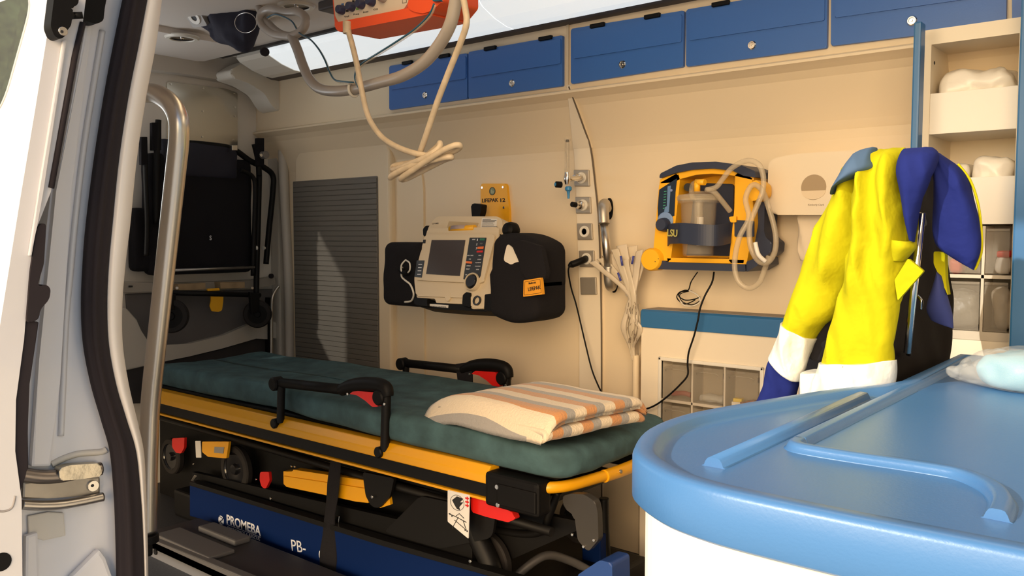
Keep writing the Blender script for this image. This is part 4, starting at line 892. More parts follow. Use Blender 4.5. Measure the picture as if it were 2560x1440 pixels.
sp('bottom_bumper', [(1640, 651), (1664, 652), (1664, 655), (1862, 661), (1864, 679), (1640, 673)], -.14, .012, NAVYB, .004, .004)
sp('side_bumper', [(1866, 654), (1892, 644), (1894, 664), (1866, 680)], -.14, .006, NAVYB, .003, .003)
sp('inner_recess', [(1718, 456), (1834, 460), (1830, 640), (1700, 638)], -.10, -.092, NAVYB, .01, .002)
pn = sp('gauge_panel', [(1648, 474), (1692, 446), (1688, 480), (1685, 540), (1645, 548), (1644, 520)], -.01, .003, mat('panel_navy', (.012, .025, .05), .35), .002, .001)
sp('gauge_scale', [(1669, 466), (1677, 464), (1672, 530), (1660, 532), (1662, 518), (1667, 516)], 0, .0042, mat('panel_light_blue', (.12, .22, .42), .4), .001, 0, par=pn)
for i in range(7): m = MB(); m.pix(SP, [(1660 - i * .5, 478 + i * 7), (1666 - i * .5, 477 + i * 7), (1666 - i * .5, 479 + i * 7), (1660 - i * .5, 480 + i * 7)], 0, .0042); obj('gauge_tick', m, mat('green_tick', (.05, .3, .2), .5), pn)
m = MB(); m.cyl(SP.hit(1680, 476), (0, -1, 0), .004, .005); obj('gauge_button', m, mat('lilac_button', (.2, .25, .45), .4), pn)
m = MB(); m.lathe(SP.hit(1664, 552, 0), (0, -1, 0), [(0, .006), (.022, .006), (.026, .003), (.026, -.002), (0, -.002)], 32); obj('knob_ring', m, mat('pale_blue_ring', (.18, .28, .5), .4), SU)
m = MB(); m.lathe(SP.hit(1664, 562, 0), (0, -1, 0), [(0, .03), (.016, .03), (.019, .026), (.021, .004), (.021, 0), (0, 0)], 16); obj('selector_knob', m, NAVYB, SU)
m = MB(); m.lathe(SP.hit(1648, 648, -.03), (0, -1, 0), [(0, .054), (.030, .054), (.034, .048), (.034, .0), (0, 0)], 36); fk = obj('corner_cap', m, YELP, SU)
for q in ((1646, 647), (1638, 654)): m = MB(); m.cyl(SP.hit(*q, .0241), (0, -1, 0), .0014, .0006, seg=10); obj('cap_dot', m, INK, fk)
# jar
JC = at(1745, 640, 2.20); jz = lambda v: at(1745, v, 2.20).z
m = MB(); z0 = jz(640); H = jz(498) - z0
m.lathe(V((JC.x, 2.20, z0)), (0, 0, 1), [(0, 0), (.040, 0), (.043, .004), (.050, H * .92), (.058, H * .93), (.058, H), (.055, H), (.047, H * .9), (.040, .006), (0, .006)], 40); obj('clear_jar', m, CLEAR, SU, 'clear plastic collection jar')
m = MB(); m.lathe(V((JC.x, 2.20, z0 + H)), (0, 0, 1), [(.060, -.004), (.061, .006), (.056, .012), (.030, .016), (.018, .022), (0, .022)], 40); obj('jar_lid', m, CLEARH, SU)
m = MB(); m.cyl(V((JC.x, 2.20, z0 + H * .55)), (0, 0, 1), .012, H * .40); m.cyl(V((JC.x + .005, 2.20, z0 + .03)), (0, 0, 1), .010, H * .5, mi=1); obj('float_tube', m, [CLEARH, mat('white_float', (.7, .66, .6), .5)], SU)
m = MB(); e0 = V((JC.x - .003, 2.195, z0 + H + .02)); m.tube([e0, e0 + V((0, 0, .03))], .009, seg=14, smooth_path=False); m.tube([e0 + V((-.004, 0, .028)), e0 + V((.026, -.004, .026))], .0085, seg=14, smooth_path=False); obj('elbow_connector', m, YELP, SU)
m = MB(); m.tube([at(1733, 500, 2.22), at(1729, 480, 2.23), at(1732, 462, 2.25), at(1740, 456, 2.27)], .008, seg=12); obj('short_hose', m, CLEARH, SU); m = MB(); m.tube([at(1765, 474, 2.18), at(1785, 480, 2.18), at(1803, 500, 2.2), at(1825, 528, 2.23)], .0075, seg=12); obj('short_hose', m, CLEARH, SU)
m = MB(); m.tube([at(1720, 468, 2.28), at(1720, 468, 2.24)], .012, smooth_path=False); obj('port', m, BLKM, SU)
# strap band around the jar with lettering
def band():
    t_ = bmesh.new(); P = [(1669, 566, 2.222), (1674, 560, 2.205), (1688, 558, 2.175), (1705, 557, 2.15), (1745, 560, 2.138), (1785, 562, 2.15), (1806, 560, 2.18), (1826, 556, 2.222)]
    rows = []
    for u, v, y in crm(P, 6):
        hi_ = at(u, v, y); sl_ = .040 if True else 0; lo_ = hi_ - V((0, 0, .058)); i_ = V((0, .006, 0))
        rows.append([t_.verts.new(x) for x in (hi_, lo_, lo_ + i_, hi_ + i_)])
    for A, B in zip(rows, rows[1:]):
        for j in range(4): t_.faces.new((A[j], A[(j + 1) % 4], B[(j + 1) % 4], B[j]))
    t_.faces.new(rows[0]); t_.faces.new(rows[-1][::-1]); bmesh.ops.recalc_face_normals(t_, faces=t_.faces); m = MB(); m._in(t_); return m
bd = obj('jar_strap', band(), NAVYB, SU)
q0, q1 = at(1673, 585, 2.196), at(1695, 588, 2.155)
BPn = PL(q0, V((0, 0, 1)).cross(q1 - q0) * -1)
if BPn.n.y > 0: BPn = PL(q0, -BPn.n)
text('LSU', BPn, (1668, 590), (1693, 592), 17, mat('yellow_ink', (.6, .55, .15), .5), bd, off=.004, bold=.02)
m = MB(); m.pix(SP, [(1822, 542), (1840, 540), (1840, 556), (1826, 556)], 0, .012, r=.003, bev=.003); obj('strap_button', m, YELP, SU)
m = MB(); m.pix(SP, [(1836, 550), (1884, 552), (1884, 592), (1836, 592)], 0, .006, r=.003, bev=.002); obj('strap_anchor', m, NAVYB, SU)
# bracket at the right and coiled hose
m = MB(); m.pix(YP(2.30), [(1886, 490), (1912, 494), (1910, 580), (1916, 596), (1930, 606), (1928, 630), (1912, 642), (1890, 640), (1866, 620), (1866, 560)], -.06, .03, r=.006, bev=.004); obj('wall_cradle', m, NAVYB, SU)
m = MB(); m.pix(YP(2.2), [(1872, 462), (1888, 448), (1906, 462), (1906, 490), (1884, 504), (1872, 500)], -.06, 0, r=.008, bev=.004); obj('hose_clip', m, YELP, SU)
hz = [(1768, 474, 2.17), (1790, 468, 2.17), (1808, 446, 2.17), (1830, 420, 2.17), (1866, 402, 2.17), (1895, 410, 2.17), (1908, 440, 2.17), (1906, 480, 2.17), (1890, 520, 2.16), (1875, 560, 2.15), (1874, 600, 2.15), (1882, 632, 2.15), (1900, 655, 2.16), (1922, 654, 2.17), (1938, 625, 2.19), (1938, 580, 2.2), (1922, 520, 2.2), (1906, 478, 2.19), (1888, 462, 2.18), (1874, 470, 2.17), (1864, 500, 2.16), (1872, 545, 2.15), (1850, 590, 2.14), (1838, 640, 2.14), (1838, 680, 2.14), (1850, 708, 2.14), (1874, 720, 2.15), (1898, 706, 2.17), (1912, 672, 2.19), (1922, 640, 2.2)]
m = MB(); m.ptube(hz, .0073, seg=14, n=7); obj('coiled_hose', m, CLEARH, SU)
m = MB(); m.tube([at(1888, 606, 2.14), at(1896, 636, 2.14), at(1914, 654, 2.15)], .0058, seg=12); obj('suction_tip', m, OFFW, SU)
# unit cords
t = thing('suction_power_cord', at(1590, 1024, 2.28), 'thin black cord running from the suction unit down across the drawer cabinet', 'cord')
m = MB(); m.ptube([(1785, 680, 2.30), (1780, 706, 2.29), (1762, 740, 2.28), (1750, 772, 2.275), (1745, 800, 2.27), (1735, 840, 2.27), (1722, 880, 2.275), (1719, 910, 2.28), (1719, 938, 2.28), (1700, 962, 2.28), (1670, 990, 2.28), (1640, 1012, 2.285), (1612, 1023, 2.29), (1580, 1025, 2.30)], .0028, seg=8, n=5); obj('cord', m, BLK, t)
t = thing('coiled_cord', at(1722, 760, 2.36), 'small coil of thin black cord tied under the suction unit', 'cord')
m = MB(); m.ptube([(1744, 680, 2.34), (1728, 704, 2.34), (1720, 726, 2.35), (1700, 730, 2.36), (1692, 742, 2.36), (1700, 754, 2.35), (1715, 760, 2.35), (1738, 750, 2.35)], .0018, seg=6)
m.ptube([(1730, 728, 2.35), (1710, 726, 2.35), (1696, 738, 2.35), (1712, 750, 2.35), (1736, 748, 2.35), (1750, 742, 2.35)], .0018, seg=6)
m.ptube([(1722, 728, 2.345), (1700, 736, 2.345), (1706, 754, 2.345), (1730, 762, 2.345), (1750, 752, 2.345)], .0014, seg=6); obj('cord_loops', m, BLK, t)
m = MB(); m.ptube([(1700, 752, 2.345), (1712, 764, 2.34), (1735, 764, 2.34), (1750, 754, 2.34), (1744, 738, 2.345), (1722, 726, 2.35)], .0018, seg=6); obj('white_wire', m, OFFW, t)

# ================================================================ CATHETER BUNDLE in its tube
t = thing('catheter_bundle', at(1585, 884, 2.34), 'tied bundle of long milky plastic catheter packets fanning out beside the steel grab handle', 'catheters')
ends = [(1480, 655), (1505, 645), (1520, 636), (1537, 622), (1556, 612), (1578, 616), (1600, 625), (1608, 632), (1548, 640), (1562, 650), (1590, 640)]
for i, (u, v) in enumerate(ends):
    y = 2.30 + .012 * (i % 3); m = MB(); w0 = 10 + 3 * (i % 3)
    m.loft([(u - w0, v + 3, u + w0, v - 2, y, .002), (u * .7 + 1578 * .3 - w0 * .9, v * .7 + 740 * .3, u * .7 + 1578 * .3 + w0 * .9, v * .7 + 740 * .3 - 2, y, .003), (1577 - 10 + i, 738, 1580 + 2 + i, 738, y, .004), (1561 + (i * 5) % 28, 780, 1573 + (i * 5) % 28, 780, y + .01, .004), (1552 + (i * 7) % 44, 822, 1565 + (i * 7) % 44, 822, y + .01, .004), (1572 + i, 870, 1577 + i, 870, 2.34, .004), (1580 + i * .5, 900, 1584 + i * .5, 900, 2.345, .003)], seg=10, n=5, nz=.003, seed=i)
    obj('packet', m, MILK if i % 2 else mat('packet_film_%d' % i, (.74, .64, .50), .35, alpha=.75), t)
for (p, q) in (((1552, 640), (1556, 664)), ((1545, 682), (1552, 702)), ((1584, 640), (1580, 660))):
    m = MB(); m.tube([at(*p, 2.285), at(*q, 2.285)], .0036, seg=10, smooth_path=False); obj('blue_connector', m, mat('violet_blue', (.05, .06, .28), .4), t)
m = MB(); m.tube([at(1578 + 13 * math.cos(x), 738 + 2 * math.sin(x), 2.315 - .014 * math.sin(x)) for x in [math.tau * k / 14 for k in range(14)]], .002, seg=6, closed=True); obj('tie', m, OFFW, t)
m = MB(); random.seed(5)
for k in range(26):
    u = 1582 + random.uniform(-14, 12); v = random.uniform(750, 850); m.tube([at(u, v, 2.29), at(u + random.uniform(-3, 3), v + random.uniform(6, 14), 2.29)], .0007, seg=4, smooth_path=False)
obj('printed_marks', m, mat('brown_ink', (.12, .08, .05), .6), t, kind='stuff')
m = MB(); a = at(1590, 888, 2.35); m.lathe(V((a.x, a.y, .45)), (0, 0, 1), [(0, 0), (.0115, 0), (.0115, a.z - .45), (.0095, a.z - .45), (.0095, a.z - .5)], 24); obj('catheter_holder_tube', m, CREAM, None, 'slim cream tube on the wall holding the lower ends of the catheter packets', 'holder')
# ================================================================ DISPENSER
DP = YP(2.27)
t = thing('towel_dispenser', at(2060, 540, 2.33), 'cream wall dispenser box with a round hole, half behind the jacket', 'dispenser')
m = MB(); m.pix(DP, [(1921, 410), (1932, 396), (1990, 384), (2110, 377), (2230, 372), (2232, 540), (2100, 537), (1926, 537), (1918, 500)], -.125, 0, r=.02, bev=.014, seg=4); obj('box', m, mat('dispenser_cream', (.76, .64, .47), .35), t)
c = DP.hit(2034, 468); m = MB(); m.cyl(c + V((0, .004, 0)), (0, -1, 0), .0335, .005, bev=.0005, seg=40); m.prism(DP, [(DP.ab(2034, 468)[0] + .0325 * math.cos(x), DP.ab(2034, 468)[1] - .009 + .0325 * math.sin(x) * .72) for x in [math.pi + math.pi * k / 20 for k in range(21)]], .0, .0015, mi=1); obj('round_hole', m, [mat('hole_tan', (.36, .26, .15), .6), mat('paper_roll_edge', (.72, .58, .40), .8)], t)
text('Kimberly-Clark', DP, (2020, 514), (2060, 514), 4.5, mat('grey_ink', (.3, .24, .17), .6), t, off=.0005)
m = MB(); m.loft([(1996, 537, 2060, 537, 2.32, .004), (1997, 580, 2066, 580, 2.322, .006), (1998, 620, 2062, 622, 2.325, .006), (2003, 652, 2050, 655, 2.327, .004)], seg=24, nz=.006, k=3, fold=.3)
obj('paper_towel', m, mat('cream_paper', (.74, .62, .46), .9), None, 'cream paper towel hanging down from under the wall dispenser', 'paper towel')
# ================================================================ DRAWER CABINET under the suction unit
CY = 2.315; CBP = YP(CY); a = at(1604, 776, CY); xr = YP(2.18).ab(2304, 200)[0] - .003
t = thing('drawer_cabinet', (-1.1, 2.36, 0), 'shallow cream wall cabinet with blue top edge and clear tilt bins', 'cabinet')
m = MB(); fr = [(1652, 897), (1902, 922)]
pa = CBP.ab(1655, 901); pb = CBP.ab(1897, 1160); A_ = a.x
for (x0_, x1_, z0_, z1_) in ((A_, pa[0], .0, a.z - .05), (pb[0], xr, 0, a.z - .05), (pa[0], pb[0], pa[1], a.z - .05), (pa[0], pb[0], 0, pb[1])): m.box(x0_, x1_, CY, YW + .01, z0_, z1_)
obj('carcass', m, CREAM2, t)
m = MB(); m.prism(PL((A_, 0, 0), (1, 0, 0)), [(CY - .006, a.z - .052), (CY - .006, a.z - .002), (CY + .002, a.z + .004), (YW, a.z + .004), (YW, a.z - .052)], 0, xr - A_, bev=.002); m.prism(PL((A_ + .012, 0, 0), (1, 0, 0)), [(CY + .006, a.z + .004), (CY + .006, a.z + .006), (YW, a.z + .006), (YW, a.z + .004)], 0, xr - A_ - .012, mi=1); obj('blue_top', m, [BLUET, mat('grey_top_face', (.22, .19, .17), .5)], t)
m = MB(); w_ = .011
for (x0_, x1_, z0_, z1_) in ((pa[0] - w_, pa[0], pb[1], pa[1] + w_), (pb[0], pb[0] + w_, pb[1], pa[1] + w_), (pa[0] - w_, pb[0] + w_, pa[1], pa[1] + w_)): m.box(x0_, x1_, CY - .006, CY + .01, z0_, z1_, .003)
obj('bin_frame', m, OFFW, t)
cols = [CBP.ab(1731, 950)[0], CBP.ab(1812, 950)[0]]; rowz = CBP.ab(1735, 1008)[1]
m = MB(); m.box(pa[0], pb[0], CY - .002, CY + .07, rowz - .007, rowz + .002, .001)
for x in cols: m.box(x - .003, x + .003, CY - .002, CY + .07, pb[1], pa[1], .001)
obj('bin_divider', m, mat('bin_divider', (.50, .44, .36), .4), t); m = MB(); m.box(pa[0], pb[0], YW - .02, YW - .015, pb[1], pa[1]); obj('bin_back', m, mat('bin_back_grey', (.30, .25, .18), .6), t)
xs = [pa[0]] + cols + [pb[0]]; BIN = mat('clear_bin', (.50, .44, .35), .1, alpha=.15); H1 = pa[1] - rowz
random.seed(8)
for r_ in range(2):
    zt = pa[1] if r_ == 0 else rowz - .007; zbm = rowz + .003 if r_ == 0 else zt - H1
    for k in range(3):
        x0_, x1_ = xs[k] + .005, xs[k + 1] - .005
        m = MB(); m.box(x0_, x1_, CY - .004, CY - .002, zbm, zt - .008, 0); m.box(x0_, x1_, CY, CY + .055, zbm, zbm + .002); m.box(x0_, x0_ + .0015, CY, CY + .055, zbm, zt - .02); m.box(x1_ - .0015, x1_, CY, CY + .055, zbm, zt - .02)
        m.tube([(x0_ + .012, CY - .006, zt - .03), (x0_ + .02, CY - .012, zt - .022), (x1_ - .02, CY - .012, zt - .022), (x1_ - .012, CY - .006, zt - .03)], .0018, seg=6)
        m.box((x0_ + x1_) / 2 - .012, (x0_ + x1_) / 2 + .012, CY - .008, CY - .003, zt - .014, zt - .009, .001)
        bn = obj('clear_bin', m, BIN, t)
        m = MB(); m.box(x1_ - .026, x1_ - .008, CY + .052, CY + .054, zt - .045, zt - .030); obj('bin_sticker', m, mat('grey_mark', (.12, .10, .09), .6), bn)
zf = rowz + .006
def boxlet(x, y, z, w, d, h, rz, mt_, label, group='small cartons in the right bin'):
    m = MB(); m.box(-w / 2, w / 2, -d / 2, d / 2, 0, h, .001, M=Matrix.Translation((x, y, z)) @ Matrix.Rotation(rz, 4, 'Z')); return obj('small_carton', m, mt_, None, label, 'carton', group)
x2 = xs[2]
boxlet(x2 + .024, CY + .03, zf, .026, .02, .010, .3, DEVLT, 'white small carton at the left of the right drawer cabinet bin')
boxlet(x2 + .030, CY + .03, zf + .0105, .026, .02, .010, .1, mat('yellow_carton', (.7, .5, .03), .5), 'yellow small carton on top of the white one in the drawer cabinet bin')
for k, w_ in enumerate(('leftmost', 'second', 'third', 'rightmost')): boxlet(x2 + .052 + .014 * k, CY + .022 + .008 * (k % 2), zf, .012, .024, .014 + .004 * (k % 3), .2 * k - .3, BROWN, '%s of four small brown cartons in the right drawer cabinet bin' % w_)
m = MB(); m.tube([(xs[0] + .02, CY + .03, zf + .008), (xs[0] + .06, CY + .03, zf + .014), (xs[0] + .085, CY + .03, zf + .01)], .008, seg=8); obj('red_packet', m, mat('dull_red', (.25, .03, .02), .5), None, 'dull red packet lying in the left bin of the drawer cabinet', 'packet')
m = MB(); m.soft((xs[1] + .02, CY + .005, zf), (xs[2] - .008, CY + .05, zf + .02), .009, (14, 8, 5), lambda p, q: V(p) + noise.noise_vector(V(p) * 70) * .006); obj('clear_packets', m, FILM, None, 'crumpled clear packets lying in the middle bin of the drawer cabinet', 'packets')
# ================================================================ SHELF UNIT at the right
SY = 2.18; SHP = YP(SY)
t = thing('shelf_unit', (-.2, 2.3, 0), 'cream shelf unit with white tray fronts and blue edge posts at the far right', 'shelf unit')
xl = SHP.ab(2304, 200)[0]; xi = SHP.ab(2326, 200)[0]; xr2 = SHP.ab(2545, 200)[0]; ztop = 1.528; zb = SHP.hit(2400, 840).z
zo = SHP.hit(2340, 110).z
CAB = mat('shelf_cream', (.80, .70, .54), .4)
m = MB(); m.box(xl, xi, SY, YW, .0, ztop); obj('side_panel', m, CAB, t)
m = MB(); m.box(xr2, xr2 + .02, SY, YW, .0, ztop); obj('side_panel', m, CAB, t)
m = MB(); m.box(xi, xr2, SY, YW, zo, ztop); obj('top_panel', m, CAB, t)
m = MB(); m.box(xi, xr2, YW - .012, YW - .002, .4, zo); obj('back_panel', m, CAB, t)
z1 = SHP.hit(2430, 320).z; z1t = SHP.hit(2430, 224).z; z2 = SHP.hit(2430, 552).z; z2t = SHP.hit(2430, 443).z
for za, zb_ in ((z1, z1t), (z2, z2t)):
    m = MB(); m.box(xi, xr2, SY + .002, SY + .012, za, zb_, .001); m.box(xi, xr2, SY + .002, YW - .012, za - .008, za + .002, .001); obj('tray', m, mat('white_tray', (.84, .78, .68), .35), t)
for (u, v) in ((2330, 152), ):
    m = MB(); m.cyl(V((xi, SY + .03, SHP.hit(u, v).z)), (1, 0, 0), .004, .001); obj('peg_hole', m, INK, t)
m = MB(); m.cyl(at(2368, 352, YW - .012), (0, -1, 0), .0045, .001); obj('screw', m, mat('tan_screw', (.35, .27, .18), .5), t)
# lower bins 2 x 2
zbt = z2 - .012; zbb = SHP.hit(2430, 828).z; xm = SHP.ab(2456, 690)[0]; zm = SHP.hit(2430, 690).z
m = MB(); m.box(xi, xr2, SY + .002, SY + .1, zm - .005, zm + .003); m.box(xm - .003, xm + .003, SY + .002, SY + .1, zbb, zbt); m.box(xi, xr2, SY + .002, YW - .02, zbb - .02, zbb); m.box(xi, xr2, SY + .1, SY + .104, zbb, zbt, mi=1); obj('bin_rack', m, [mat('bin_rack', (.55, .48, .38), .4), mat('bin_back', (.24, .21, .17), .6)], t)
for (xa, xb) in ((xi, xm), (xm, xr2)):
    for (za, zb_) in ((zm + .005, zbt), (zbb, zm - .007)):
        m = MB(); m.box(xa + .005, xb - .005, SY, SY + .002, za + .002, zb_ - .006); m.box(xa + .005, xb - .005, SY + .004, SY + .09, za + .001, za + .003); m.box(xa + .005, xb - .005, SY - .004, SY + .001, zb_ - .012, zb_ - .007, .001); obj('clear_bin', m, mat('smoky_bin', (.40, .35, .28), .12, alpha=.28), t)
m = MB(); m.box(xi, xr2, SY + .004, YW, zb - .07, zbb - .02); obj('plinth', m, CAB, t)
# blue posts at the cabinet edges
xp = at(2288, 300, 2.10).x
m = MB(); m.box(xp - .008, xp + .008, 2.095, 2.135, .4, at(2292, 55, 2.10).z, .004); obj('edge_post', m, BLUET, t, 'blue edge post')
xp = at(2552, 300, 2.10).x
m = MB(); m.box(xp - .004, xp + .05, 2.08, 2.30, .4, 1.60, .004); obj('edge_post', m, BLUET, t, 'blue edge post')
m = MB(); m.box(xi, xr2, SY + .01, YW, zb - .12, zb - .07); obj('under_gap_shade', m, BLK, t)  # black block stands in for the shaded gap below the plinth
def bag(name, lo, hi, mt_, label, cat, r=.03, s=0, amp=.012, group=None, par=None):
    def f(p, q):
        p = V(p); d = noise.noise_vector(p * 16 + V((s, 0, 0))) * amp + noise.noise_vector(p * 45 + V((0, s, 0))) * amp * .4
        if q[2] < -.6: d.z = 0
        return p + d
    m = MB(); m.soft(lo, hi, r, (30, 16, 16), f); return obj(name, m, mt_, par, label, cat, group)
FW = mat('bag_white_film', (.84, .78, .68), .25, bump=.8, bscale=30)
bag('bandage_bag', (xi + .012, SY + .02, z1 + .004), (xr2 - .01, YW - .03, SHP.hit(2440, 165).z), FW, 'long milky plastic bag of white dressings in the top shelf tray', 'bag', .03, 2, .014)
bag('bandage_bag', (xi + .03, SY + .02, z2 + .004), (SHP.hit(2416, 400).x, YW - .03, SHP.hit(2400, 402).z), FW, 'smaller wrapped white bundle at the left of the middle shelf tray', 'bag', .02, 5, .007)
bag('bandage_bag', (SHP.hit(2424, 400).x, SY + .02, z2 + .004), (xr2 - .006, YW - .03, SHP.hit(2480, 392).z), FW, 'wider wrapped white bundle at the right of the middle shelf tray', 'bag', .02, 9, .008)
W2 = mat('small_white_packets', (.72, .66, .58), .5, bump=1, bscale=60)
bag('packet_bag', (xm + .02, SY + .02, zm + .004), (xr2 - .006, SY + .08, SHP.hit(2500, 640).z), W2, 'clear bag of small white packets in the upper right bin', 'bag', .014, 3, .006)
o_ = bag('red_band', (xm + .022, SY + .018, SHP.hit(2500, 645).z), (xr2 - .006, SY + .08, SHP.hit(2500, 628).z), mat('bright_red_band', (.65, .02, .02), .4), 'red topped strip lying above the white packets in the upper right bin', 'strip', .006, 3, .002)
bag('packet_bag', (xm + .015, SY + .02, zbb + .002), (xr2 - .004, SY + .08, SHP.hit(2500, 722).z), mat('tan_packets', (.50, .43, .34), .45, bump=1, bscale=60), 'crumpled bag of tan packets in the lower right bin', 'bag', .02, 7, .009)
bag('packet_bag', (xi + .03, SY + .02, zbb + .002), (xm - .012, SY + .08, SHP.hit(2400, 730).z), mat('grey_packets', (.27, .25, .21), .35, bump=1, bscale=60), 'crumpled grey plastic bag in the lower left bin beside the jacket', 'bag', .02, 8, .009)
bag('red_packet', (SHP.hit(2366, 650).x, SY + .02, zm + .004), (SHP.hit(2400, 650).x, SY + .07, SHP.hit(2400, 648).z), mat('bright_red_band2', (.60, .03, .02), .4), 'red packet in the upper left bin right of the jacket collar', 'packet', .01, 8, .003)

# ================================================================ SEAT and JACKET
t = thing('attendant_seat', (-.53, 1.85, 0), 'black attendant seat with a slim chrome bar under the hanging jacket', 'seat')
def yb(u, x=-.462):
    t_ = (u - 1280) / F; return x / ((-.639 + .769 * t_) / (.769 + .639 * t_))
m = MB(); m.loft([(a_, b_, c_, d_, (yb(a_), yb(c_)), e_) for a_, b_, c_, d_, e_ in ((2318, 430, 2350, 430, .02), (2305, 480, 2352, 470, .03), (2275, 600, 2362, 600, .035), (2242, 700, 2376, 690, .04), (2232, 780, 2384, 770, .04), (2226, 860, 2378, 850, .04), (2224, 930, 2370, 920, .04), (2222, 1040, 2366, 990, .04))], seg=44, nz=.004)
obj('backrest', m, mat('black_vinyl', (.010, .007, .006), .75, bump=.1, bscale=60, spec=.15), t)
m = MB(); m.loft([(2020, 720, 2180, 700, 1.75, .03), (2010, 800, 2180, 800, 1.75, .05), (2005, 880, 2190, 880, 1.75, .05), (2000, 1000, 2200, 1000, 1.75, .05)], seg=30, nz=.004)
obj('seat_side', m, CLOTHB, t)
m = MB(); q = at(2200, 1010, 1.75); m.box(-.62, -.455, 1.66, 1.98, .42, .70, .03, seg=4); m.box(-.58, -.48, 1.74, 1.88, 0, .425, .01); obj('seat_base', m, CLOTHB, t)
m = MB(); m.tube([at(2305, 532, 1.56), at(2268, 882, 1.585)], .0062, seg=16, smooth_path=False); obj('chrome_bar', m, CHROME, t, 'slim chrome bar')
m = MB(); m.tube([at(2305, 540, 1.56), at(2310, 560, 1.68)], .005, smooth_path=False); m.tube([at(2268, 874, 1.585), at(2272, 884, 1.70)], .005, smooth_path=False); obj('bar_mount', m, BLK, t)
m = MB(); m.tube([at(2294, 740, 1.66), at(2303, 752, 1.655), at(2302, 772, 1.66)], .003, seg=8); obj('buckle', m, CHROME, t)
J = thing('hivis_jacket', at(2140, 985, 1.6), 'yellow and navy high visibility jacket with silver bands hanging over the black seat', 'jacket')
NJ = dict(seg=64, n=8)
m = MB(); m.loft([(2150, 392, 2200, 372, 1.64, .02), (2112, 430, 2222, 395, 1.63, .045), (2085, 490, 2215, 470, 1.615, .06), (2055, 560, 2195, 560, 1.60, .06), (2030, 620, 2170, 640, 1.59, .055), (2004, 690, 2130, 705, 1.585, .05), (1985, 745, 2100, 775, 1.58, .046), (1968, 790, 2052, 830, 1.58, .042), (1958, 812, 2036, 862, 1.58, .04)], fold=.22, k=4, nz=.008, **NJ)
obj('sleeve', m, HIVIS, J)
m = MB(); m.loft([(1957, 801, 2043, 850, 1.58, .047), (1944, 850, 2024, 907, 1.58, .046), (1932, 892, 2007, 957, 1.58, .045)], fold=.15, k=4, nz=.006, **NJ); obj('reflective_band', m, REFL, J)
m = MB(); m.loft([(1937, 886, 2000, 945, 1.582, .037), (1918, 935, 1990, 990, 1.585, .037), (1896, 1000, 1975, 1050, 1.59, .037), (1880, 1050, 1960, 1090, 1.59, .035)], fold=.12, k=3, nz=.005, **NJ); obj('cuff', m, NAVY, J)
m = MB(); m.loft([(2186, 372, 2262, 366, 1.62, .02), (2170, 395, 2272, 385, 1.60, .045), (2150, 440, 2274, 430, 1.585, .055), (2140, 510, 2270, 500, 1.575, .055), (2128, 590, 2276, 590, 1.57, .052), (2114, 660, 2268, 660, 1.565, .05), (2105, 720, 2260, 720, 1.56, .045), (2092, 790, 2250, 790, 1.555, .042), (2070, 850, 2242, 852, 1.55, .040), (2050, 914, 2233, 910, 1.545, .038)], fold=.30, k=5, nz=.008, seed=2, **NJ)
obj('body_front', m, HIVIS, J)
m = MB(); m.loft([(2047, 906, 2238, 904, 1.545, .048), (2038, 940, 2235, 940, 1.543, .048), (2030, 975, 2229, 980, 1.54, .047), (2026, 992, 2226, 996, 1.54, .046)], fold=.25, k=5, nz=.005, seed=2, **NJ); obj('reflective_band', m, REFL, J)
m = MB(); m.loft([(2010, 930, 2060, 930, 1.56, .03), (2006, 960, 2050, 965, 1.56, .03), (2000, 1000, 2045, 1000, 1.56, .03)], fold=.1, k=3, nz=.005, **NJ); obj('reflective_band', m, REFL, J)
m = MB(); m.loft([(2180, 368, 2190, 368, 1.60, .012), (2150, 382, 2190, 376, 1.59, .030), (2120, 415, 2190, 400, 1.575, .046), (2100, 445, 2188, 424, 1.565, .046), (2086, 474, 2130, 448, 1.56, .036), (2080, 486, 2100, 462, 1.56, .02)], fold=.1, k=3, nz=.003, **NJ); obj('shoulder_yoke', m, YOKE, J)
m = MB(); m.loft([(2262, 374, 2330, 371, 1.56, .014), (2248, 395, 2344, 388, 1.545, .03), (2243, 425, 2338, 425, 1.535, .034), (2248, 470, 2318, 470, 1.53, .032), (2256, 520, 2298, 520, 1.53, .026), (2264, 560, 2288, 565, 1.53, .018), (2272, 600, 2284, 605, 1.535, .008)], fold=.12, k=3, nz=.004, **NJ); obj('collar', m, NAVY, J)
m = MB(); m.loft([(2334, 378, 2350, 380, 1.60, .016), (2332, 410, 2392, 412, 1.60, .03), (2336, 450, 2422, 450, 1.60, .038), (2338, 500, 2440, 505, 1.60, .04), (2340, 560, 2450, 570, 1.60, .036), (2346, 615, 2453, 630, 1.60, .026), (2385, 645, 2444, 656, 1.60, .014), (2425, 664, 2438, 672, 1.60, .006)], fold=.15, k=4, nz=.005, seed=4, **NJ); obj('hood_flap', m, NAVY, J)
m = MB(); m.ptube([(2395, 410, 1.60), (2425, 450, 1.60), (2444, 505, 1.60), (2453, 570, 1.60), (2454, 625, 1.60), (2445, 658, 1.60), (2437, 674, 1.60)], .0022, seg=8); obj('yellow_piping', m, HIVIS, J)
m = MB(); m.pix(YP(1.53), [(2270, 646), (2309, 678), (2244, 752), (2236, 700)], -.01, 0, r=.003, bev=.003, seg=3); obj('collar_tab', m, HIVIS, J)
m = MB(); m.loft([(2226, 600, 2284, 605, 1.545, .03), (2228, 620, 2286, 622, 1.545, .03), (2232, 650, 2262, 652, 1.55, .02)], nz=.003, **NJ); obj('chest_edge', m, HIVIS, J)
m = MB(); m.pix(YP(1.64), [(2334, 628), (2362, 632), (2364, 700), (2370, 740), (2348, 690), (2334, 660)], -.02, 0, r=.004, bev=.004); obj('lining_strip', m, HIVIS, J)
